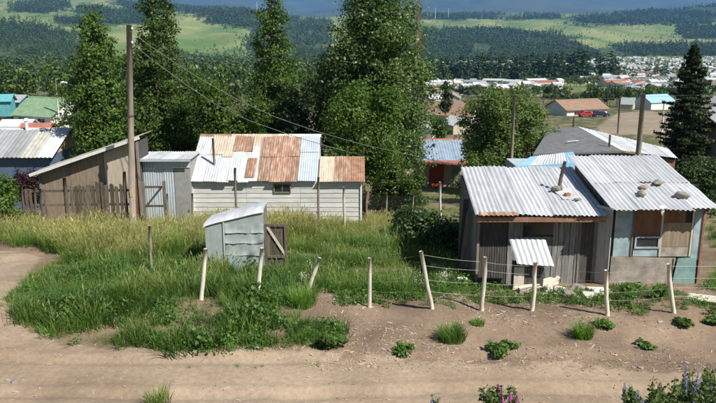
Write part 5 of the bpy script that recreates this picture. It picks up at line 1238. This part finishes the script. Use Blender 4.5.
# ------------------------------------------------------------------ masts on the skyline
def lattice():
    Y = 620; X = xat(418.5, Y, 20); gz = g1(X, Y); H = zat(-14, Y) - gz; t = thing('lattice_mast', 'red lattice radio mast rising behind the huge tree', 'mast', (X, Y, gz)); b, tp = 4.6, 1.6
    f = lambda z: b + (tp - b) * z / H; L_ = MB()
    cs = [(-1, -1), (1, -1), (1, 1), (-1, 1)]
    for cx, cy_ in cs: MB().tube([(cx * b / 2, cy_ * b / 2, 0), (cx * tp / 2, cy_ * tp / 2, H)], .22, 6).build('leg', 'mast_red', t)
    n = 22
    for i in range(n):
        z0, z1 = H * i / n, H * (i + 1) / n; m = MB()
        for k in range(4):
            a, c = cs[k], cs[(k + 1) % 4]; m.tube([(a[0] * f(z0) / 2, a[1] * f(z0) / 2, z0), (c[0] * f(z1) / 2, c[1] * f(z1) / 2, z1)], .12, 4); m.tube([(a[0] * f(z1) / 2, a[1] * f(z1) / 2, z1), (c[0] * f(z1) / 2, c[1] * f(z1) / 2, z1)], .12, 4)
        m.build('bracing', 'white_paint' if i % 6 == 5 else 'mast_red', t)
lattice()
for u, v0, v1, lab in ((435, 16, 8, 'left of the two white masts on the distant plain'), (448, 17, 8.5, 'right of the two white masts on the distant plain'), (257.5, 15, 2, 'white mast on the ridge left of the narrow-topped poplar')):
    Y = 5600; X = xat(u, Y, 100); gz = g1(X, Y); H = max(45, zat(v1, Y) - gz); t = thing('white_mast', lab, 'mast', (X, Y, gz)); MB().tube([(0, 0, 0), (0, 0, H)], [2.6, 1.4], 8).build('tower', 'white_paint', t); MB().box((0, -1, H), (3, 7, 3)).build('head', 'white_paint', t)

# ------------------------------------------------------------------ forest on the hills (reads as one mass)
def hill_forest():
    P = []; S = []; I = []
    per = [4200, 900, 1200, 600, 3000, 3600, 3600, 9500, 8000, 4600, 1600, 1400, 6500]
    for poly, n in zip(FOREST_POLYS, per):
        us = np.array([p[0] for p in poly]); vs = np.array([p[1] for p in poly]); U = NR.uniform(us.min(), us.max(), n * 3); Vv = NR.uniform(vs.min(), vs.max(), n * 3)
        k = inpoly(U + NR.normal(size=len(U)) * 6, Vv + NR.normal(size=len(U)) * 2.0, poly); U, Vv = U[k][:n], Vv[k][:n]
        # walk the rays out until they meet the land
        r = ratio(Vv); Yc = np.full(len(U), 560.0); hit = np.zeros(len(U), bool)
        for _ in range(150):
            a = np.nonzero(~hit)[0]
            if not len(a): break
            ya = Yc[a]; z = CAMZ + ya * r[a]; X = (U[a] - 358) / F * (ya * CP - (z - CAMZ) * SP); h_ = z <= ground(X, ya); hit[a[h_]] = True; Yc[a[~h_]] *= 1.019
        X = (U - 358) / F * (Yc * CP - (CAMZ + Yc * r - CAMZ) * SP); ok = hit & (Yc < 8000) & (Yc > 570) & (fbm(X / 170, Yc / 420, 71) + NR.normal(size=len(X)) * .04 > .37)
        X, Yc = X[ok], Yc[ok]
        X = X + NR.normal(size=len(X)) * 8; Z = ground(X, Yc)
        P.append(np.stack([X, Yc, Z - .5], 1)); S.append(NR.uniform(9, 17, len(X)) * np.clip(Yc / 2200, 1, 2.2)); I.append(NR.integers(0, 4, len(X)))
    # loose single trees and hedges over the meadows
    n = 12000; Yc = np.exp(NR.uniform(np.log(800), np.log(6500), n)); X = NR.uniform(-.75, .75, n) * Yc; k = fbm(X / 200, Yc / 330, 77) + NR.normal(size=n) * .05 > .55
    X, Yc = X[k], Yc[k]; P.append(np.stack([X, Yc, ground(X, Yc) - .5], 1)); S.append(NR.uniform(8, 14, len(X))); I.append(NR.integers(0, 4, len(X)))
    P = np.concatenate(P); S = np.concatenate(S); I = np.concatenate(I); rot = np.zeros_like(P); rot[:, 2] = NR.random(len(P)) * 6.28
    protos = []
    for s in range(4):
        me, _ = crown(spread(0, 0, .5, .38, .38, .5, 5, s + 300) if s < 2 else stack(0, 1, lambda t: .34 * (1 - t) + .03, 6, .1, s), 110, .16, .09, 8, s + 300); protos.append((me, 'forest_leaf'))
    scl = np.stack([S, S, S * NR.uniform(.8, 1.2, len(S))], 1)
    scatter('hill_forest', 'dark forest patches covering the valley slopes and hills', 'forest', P, rot, scl, I, protos)
hill_forest()

# ------------------------------------------------------------------ grass, weeds, chips
def spread_points(poly, n, y0, y1, keep=None):
    out = []
    X = NR.uniform(-1, 1, n * 4); Y = np.sqrt(NR.uniform(y0 ** 2, y1 ** 2, n * 4)); X = X * Y * .72; Z = ground(X, Y); U, V = project(X, Y, Z)
    k = inpoly(U + NR.normal(size=len(U)) * 5, V + NR.normal(size=len(U)) * 2, poly)
    if keep is not None: k &= keep(X, Y)
    P = np.stack([X, Y, Z], 1)[k]; return P[:n]
def tufts(P, s0, s1, ni, name, label, protos, cat='grass', tall=1.0, bare=0):
    if bare: P = P[bare_n(P[:, 0], P[:, 1]) + NR.normal(size=len(P)) * .05 > bare]
    n = len(P); rot = np.stack([NR.normal(size=n) * .12, NR.normal(size=n) * .12, NR.random(n) * 6.28], 1); s = NR.uniform(s0, s1, n)
    s = s * np.clip(0.1 + 1.75 * fbm(P[:, 0] * .8, P[:, 1] * .8, 61), .35, 1.5) * np.clip(1 - (P[:, 1] - 25) * .06, .5, 1)
    scatter(name, label, cat, P - np.array([0, 0, .02]), rot, np.stack([s, s, s * tall], 1), (np.clip(fbm(P[:, 0] * .9 + 5, P[:, 1] * .9, 67, 3) * 2.2 - .6 + NR.normal(size=n) * .34, 0, .999) * ni).astype(int), protos)
def clear(X, Y):                                       # keep plants out of the buildings
    k = ~((X > 3.2) & (X < 6.9) & (Y > 18.4) & (Y < 22.5)); k &= ~((X > 6.7) & (X < 9.8) & (Y > 18.1) & (Y < 22.4))
    k &= ~((X > -8.1) & (X < .3) & (Y > 32.9)); k &= ~((X > -16) & (X < -7.7) & (Y > 31.9)); k &= ~((X > -4.6) & (X < -2.7) & (Y > 20.5) & (Y < 21.9)); return k
straw = [(blades(30, .40, .17, .013, .5, 20), 'grass_green'), (blades(26, .60, .16, .010, .45, 0, 12, .010), 'grass_straw'), (rosette(50, .38, .19, .07, 23), 'weed'), (blades(24, .66, .16, .010, .35, 1, 12, .010), 'grass_straw'), (blades(34, .36, .17, .013, .6, 21), 'grass_deep'), (blades(18, .72, .14, .008, .4, 9, 13, .010), 'grass_dry'), (blades(30, .44, .17, .012, .5, 22), 'grass_green'), (blades(26, .55, .18, .010, .6, 3, 10, .010), 'grass_straw')]
green = [(blades(22, .38, .15, .010, .5, 50, 4), 'grass_straw')] + [(blades(34, .24, .15, .013, .7, s + 30), 'grass_green') for s in range(3)] + [(blades(40, .28, .16, .013, .7, s + 33), 'grass_deep') for s in range(3)] + [(rosette(50, .30, .19, .06, 40), 'weed')]
P = np.concatenate([spread_points(TALL_POLY, 11000, 17.5, 34, clear), spread_points(LEFT_POLY, 1400, 22, 36, clear)])
tufts(P, .75, 1.35, 8, 'tall_grass', 'tall straw-coloured grass filling the slope at left and centre', straw, bare=.45)
P = np.concatenate([spread_points(LOW_POLY, 10500, 13.5, 32.5, clear), spread_points(BACK_POLY, 2600, 21, 58, clear), spread_points(RIGHT_POLY, 900, 18.5, 45, clear)])
tufts(P, .7, 1.4, 8, 'green_grass', 'lush low green grass and weeds along the verge and garden', green, bare=.49)
P = spread_points(YARD_POLY, 1200, 15.5, 19.5, lambda X, Y: clear(X, Y) & ~((X > 4.1) & (X < 6.7) & (Y > 17.4)) & (fbm(X * .9, Y * .9, 91) > .43))
tufts(P, .45, .95, 4, 'yard_weeds', 'patchy green weeds growing round the fence and shack fronts', [(rosette(46, .24, .18, .065, s + 60), 'weed') for s in range(3)] + [(blades(26, .25, .14, .012, .6, 66), 'grass_green')], 'weeds')
# sparse blades on the bare verge and bank edge
X = NR.uniform(-12, 12, 700); Y = NR.uniform(9.5, 16.5, 700); k = (fbm(X * .7, Y * .7, 33) > .60) & ~((Y > 11.2) & (Y < 13)); P = np.stack([X, Y, ground(X, Y)], 1)[k]
tufts(P, .25, .6, 3, 'sparse_blades', 'sparse short grass blades dotted over the bare verge', [(blades(16, .25, .10, .011, .8, s + 80), 'grass_green') for s in range(2)] + [(blades(12, .25, .10, .009, .9, 85), 'grass_dry')])
# small white blossom among the weeds
pm = MB()
for i in range(9):
    a = R.random() * 6.28; r_ = R.random() * .2; x, y, h_ = math.cos(a) * r_, math.sin(a) * r_, R.uniform(.18, .34); pm.tube([(x, y, 0), (x, y, h_)], .003, 3, False); pm.blob((x, y, h_), (.016, .016, .010), i, 0, 6)
P = np.concatenate([spread_points([(395, 268), (470, 268), (470, 284), (395, 290)], 90, 16, 20, clear), spread_points([(290, 262), (345, 262), (345, 285), (290, 288)], 50, 16, 21, clear)]); n = len(P)
scatter('white_blossom', 'tiny white blossoms dotted through weeds left of the tin shack', 'flowers', P, np.stack([np.zeros(n), np.zeros(n), NR.random(n) * 6.28], 1), np.ones((n, 3)) * NR.uniform(.7, 1.2, (n, 1)), np.zeros(n), [(pm.mesh('blossom'), 'petal_white')])
# straw, bark chips and pebbles strewn over the verge
chip = []
for s in range(5):
    mb = MB(); rg = random.Random(s); mb.box((0, 0, .006), (rg.uniform(.05, .16), rg.uniform(.006, .02), .008), rotm(rg.uniform(-.2, .2), rg.uniform(-.2, .2), 0)); chip.append((mb.mesh('chip'), 'chips'))
for s in range(2): chip.append((MB().blob((0, 0, .01), (.022, .018, .013), s, .3, 8).mesh('pebble'), 'stone'))
n = 34000; X = NR.uniform(-13, 13, n); Y = NR.uniform(11.2, 18.4, n); U, V = project(X, Y, ground(X, Y))
dens = np.where(inpoly(X, Y, ROAD_POLY), .14, np.where(X > -2.2, .95, .25)) * np.clip((fbm(X * .9, Y * .9, 15) - .36) * 3.4, 0.04, 1); dens = np.where((X > -1) & (Y > 12.9) & (Y < 13.9), np.maximum(dens, .8), dens)
k = (NR.random(n) < dens) & clear(X, Y) & ~inpoly(U, V, LOW_POLY); P = np.stack([X, Y, ground(X, Y)], 1)[k]; n = len(P)
s = NR.uniform(.25, .95, n)
scatter('chips_and_pebbles', 'pale wood chips, straw and pebbles strewn over the dirt verge', 'debris', P, np.stack([NR.normal(size=n) * .15, NR.normal(size=n) * .15, NR.random(n) * 6.28], 1), np.stack([s, s, s], 1), NR.integers(0, 7, n), chip)
for i, (u, v) in enumerate([(84, 272), (233, 332), (255, 349), (368, 353), (470, 283), (15, 382), (390, 351), (660, 322), (300, 342), (560, 300), (640, 368), (436, 396), (8, 380), (148, 397)]):
    X, Y, z = gpix(u, v); rock('stone', 'fist-sized stone lying loose on the dirt', X, Y, z - .02, (.06 + .03 * (i % 3), .05 + .02 * (i % 2), .04), 30 + i, 'loose stones on the dirt')

# ------------------------------------------------------------------ single plants on the bare verge
def verge_plant(name, label, u, v, r, h, leaf, n, m='weed', kind='leaf', seed=0):
    X, Y, z = gpix(u, v); t = thing(name, label, 'plant', (X, Y, z - .02))
    if kind == 'leaf':
        me, _ = crown(spread(0, 0, h * .5, r, r * .9, h * .5, 6, seed), n, leaf, .06, 10, seed, .2, .6); obj('leaves', me, m, t)
        T = MB(); rg = random.Random(seed)
        for i in range(6):
            a = rg.random() * 6.28; T.tube([(0, 0, 0), (math.cos(a) * r * .5, math.sin(a) * r * .5, h * .6)], .006, 4)
        T.build('stems', m, t)
    else:
        obj('leaves', blades(n, h, r, .014, .6, seed), m, t)
for a in [('grass_clump', 'dense round grass clump on bare dirt below the leaning fence post', 452, 340, .30, .34, 0, 480, 'grass_green', 'b', 1),
          ('leafy_weed', 'leafy weed in the dirt left of the round grass clump', 402, 352, .22, .28, .08, 520, 'weed', 'leaf', 2),
          ('leafy_weed', 'largest broad-leaved weed nearest the track, right of grass clump', 503, 353, .34, .28, .09, 800, 'weed', 'leaf', 3),
          ('grass_clump', 'upright grass clump right of centre on the bare verge', 583, 338, .20, .36, 0, 330, 'grass_green', 'b', 4),
          ('leafy_weed', 'low leafy weed by the foot of the strongly leaning right post', 606, 327, .26, .22, .07, 420, 'weed', 'leaf', 5),
          ('leafy_weed', 'small flat weed alone on dirt at right', 645, 347, .23, .14, .11, 220, 'weed', 'leaf', 6),
          ('leafy_weed', 'low weed patch beside the last fence post', 684, 326, .34, .18, .10, 300, 'weed', 'leaf', 7),
          ('leafy_weed', 'low weed cut by the right frame edge', 711, 325, .24, .20, .10, 240, 'weed', 'leaf', 8),
          ('grass_clump', 'little grass tuft between two pale fence posts', 478, 325, .14, .16, 0, 160, 'grass_green', 'b', 9),
          ('leafy_weed', 'tall broad-leaved weed at right end of the grass verge', 334, 348, .34, .44, .16, 420, 'weed', 'leaf', 10),
          ('grass_clump', 'bushy grass clump under the strongly tilted post', 303, 304, .34, .40, 0, 520, 'grass_green', 'b', 11),
          ('leafy_weed', 'leafy weed growing against the grey panel of right shack', 628, 300, .28, .46, .065, 700, 'weed', 'leaf', 12),
          ('leafy_weed', 'leafy weed at the foot of the teal door', 660, 298, .24, .36, .065, 560, 'weed', 'leaf', 13),
          ('leafy_weed', 'dark leafy weed by the front left corner of grass shoulder', 88, 270, .30, .34, .12, 360, 'weed', 'leaf', 14),
          ('grass_clump', 'small grass tuft at bottom edge left of centre', 158, 404, .22, .30, 0, 160, 'grass_straw', 'b', 15)]:
    verge_plant(*a)
def flower_plant(name, label, X, Y, stems, h, petal, seed, spike=.35, frac=.6, w=.3):
    gz = g1(X, Y); t = thing(name, label, 'flower', (X, Y, gz - .03)); rg = random.Random(seed); T = MB(); Pl = []; spikes = []
    for i in range(stems):
        a = rg.random() * 6.28; r_ = w * math.sqrt(rg.random()); hh = h * rg.uniform(.6, 1.1); b = Vector((math.cos(a) * r_, math.sin(a) * r_, 0)); tp = b * 1.25 + Vector((rg.uniform(-.05, .05), rg.uniform(-.05, .05), hh)); T.tube([b * .6, b.lerp(tp, .5), tp], [.006, .005, .004], 5, False)
        for k in range(46):
            f = rg.uniform(.05, .95); q = b.lerp(tp, f); Pl.append((q.x + rg.gauss(0, .035), q.y + rg.gauss(0, .035), q.z + rg.gauss(0, .02)))
        if rg.random() < frac:
            m = MB()
            for k in range(34):
                f = k / 34; aa = k * 2.4; q = tp + Vector((0, 0, (f - .75) * spike)); rr = .024 * (1 - f * .75) + .004; m.blob(q + Vector((math.cos(aa) * rr, math.sin(aa) * rr, 0)), (.014 * (1.1 - f * .6), .014 * (1.1 - f * .6), .012), k, 0, 6)
            spikes.append(m)
    T.build('stems', 'lupin_leaf', t)
    rgn = np.random.default_rng(seed); Pl = np.array(Pl); N = unit(rgn.normal(size=Pl.shape) * .7 + np.array([0, 0, .6])); V, Q = leaf_quads(Pl, N, .075, rgn); obj('leaves', fast_mesh('leaves', V, Q, rgn.random(len(Q))), 'lupin_leaf', t)
    for m in spikes: m.build('flower_spike', petal, t, True)
for i, (u, v, st, h, fr, lab) in enumerate([(690, 415, 30, .80, .12, 'tallest lupin clump with blue spikes at bottom right corner'), (662, 418, 24, .62, .10, 'lupin clump left of the tallest one at bottom right'), (716, 411, 24, .78, .14, 'lupin clump cut by the bottom right corner'), (636, 420, 16, .6, .15, 'smallest leafy lupin clump at bottom right')]):
    r = ratio(v); Yv = 9.9; 
    X, Y, z = gpix(u, v); flower_plant('lupin_plant', lab, X, Y, st, h, 'petal_blue', 70 + i, .34, fr, .30)
X, Y, z = gpix(500, 418); flower_plant('pink_flower', 'magenta flowering plant at the bottom edge right of centre', X, Y, 20, .50, 'petal_pink', 80, .14, .22, .30)
X, Y, z = gpix(436, 412); flower_plant('pale_flower', 'thin bluish flower stalk at bottom edge near the centre', X, Y, 3, .34, 'petal_blue', 83, .16, .5, .06)

# ------------------------------------------------------------------ air between here and the mountains
def haze():
    m = bpy.data.materials.new('air'); m.use_nodes = True; n = m.node_tree.nodes; n.remove(n['Principled BSDF']); pv = n.new('ShaderNodeVolumePrincipled')
    pv.inputs['Color'].default_value = (.20, .50, 1.0, 1); pv.inputs['Density'].default_value = HAZE; pv.inputs['Anisotropy'].default_value = .1
    m.node_tree.links.new(pv.outputs[0], n['Material Output'].inputs['Volume'])
    o = MB().box((0, 13600, 1000), (60000, 27800, 2200)).build('haze', m); tag(o, 'bluish air haze over the valley and mountains', 'haze', kind='stuff'); o.data.materials.clear(); o.data.materials.append(m)
HAZE = 5.6e-5
haze()
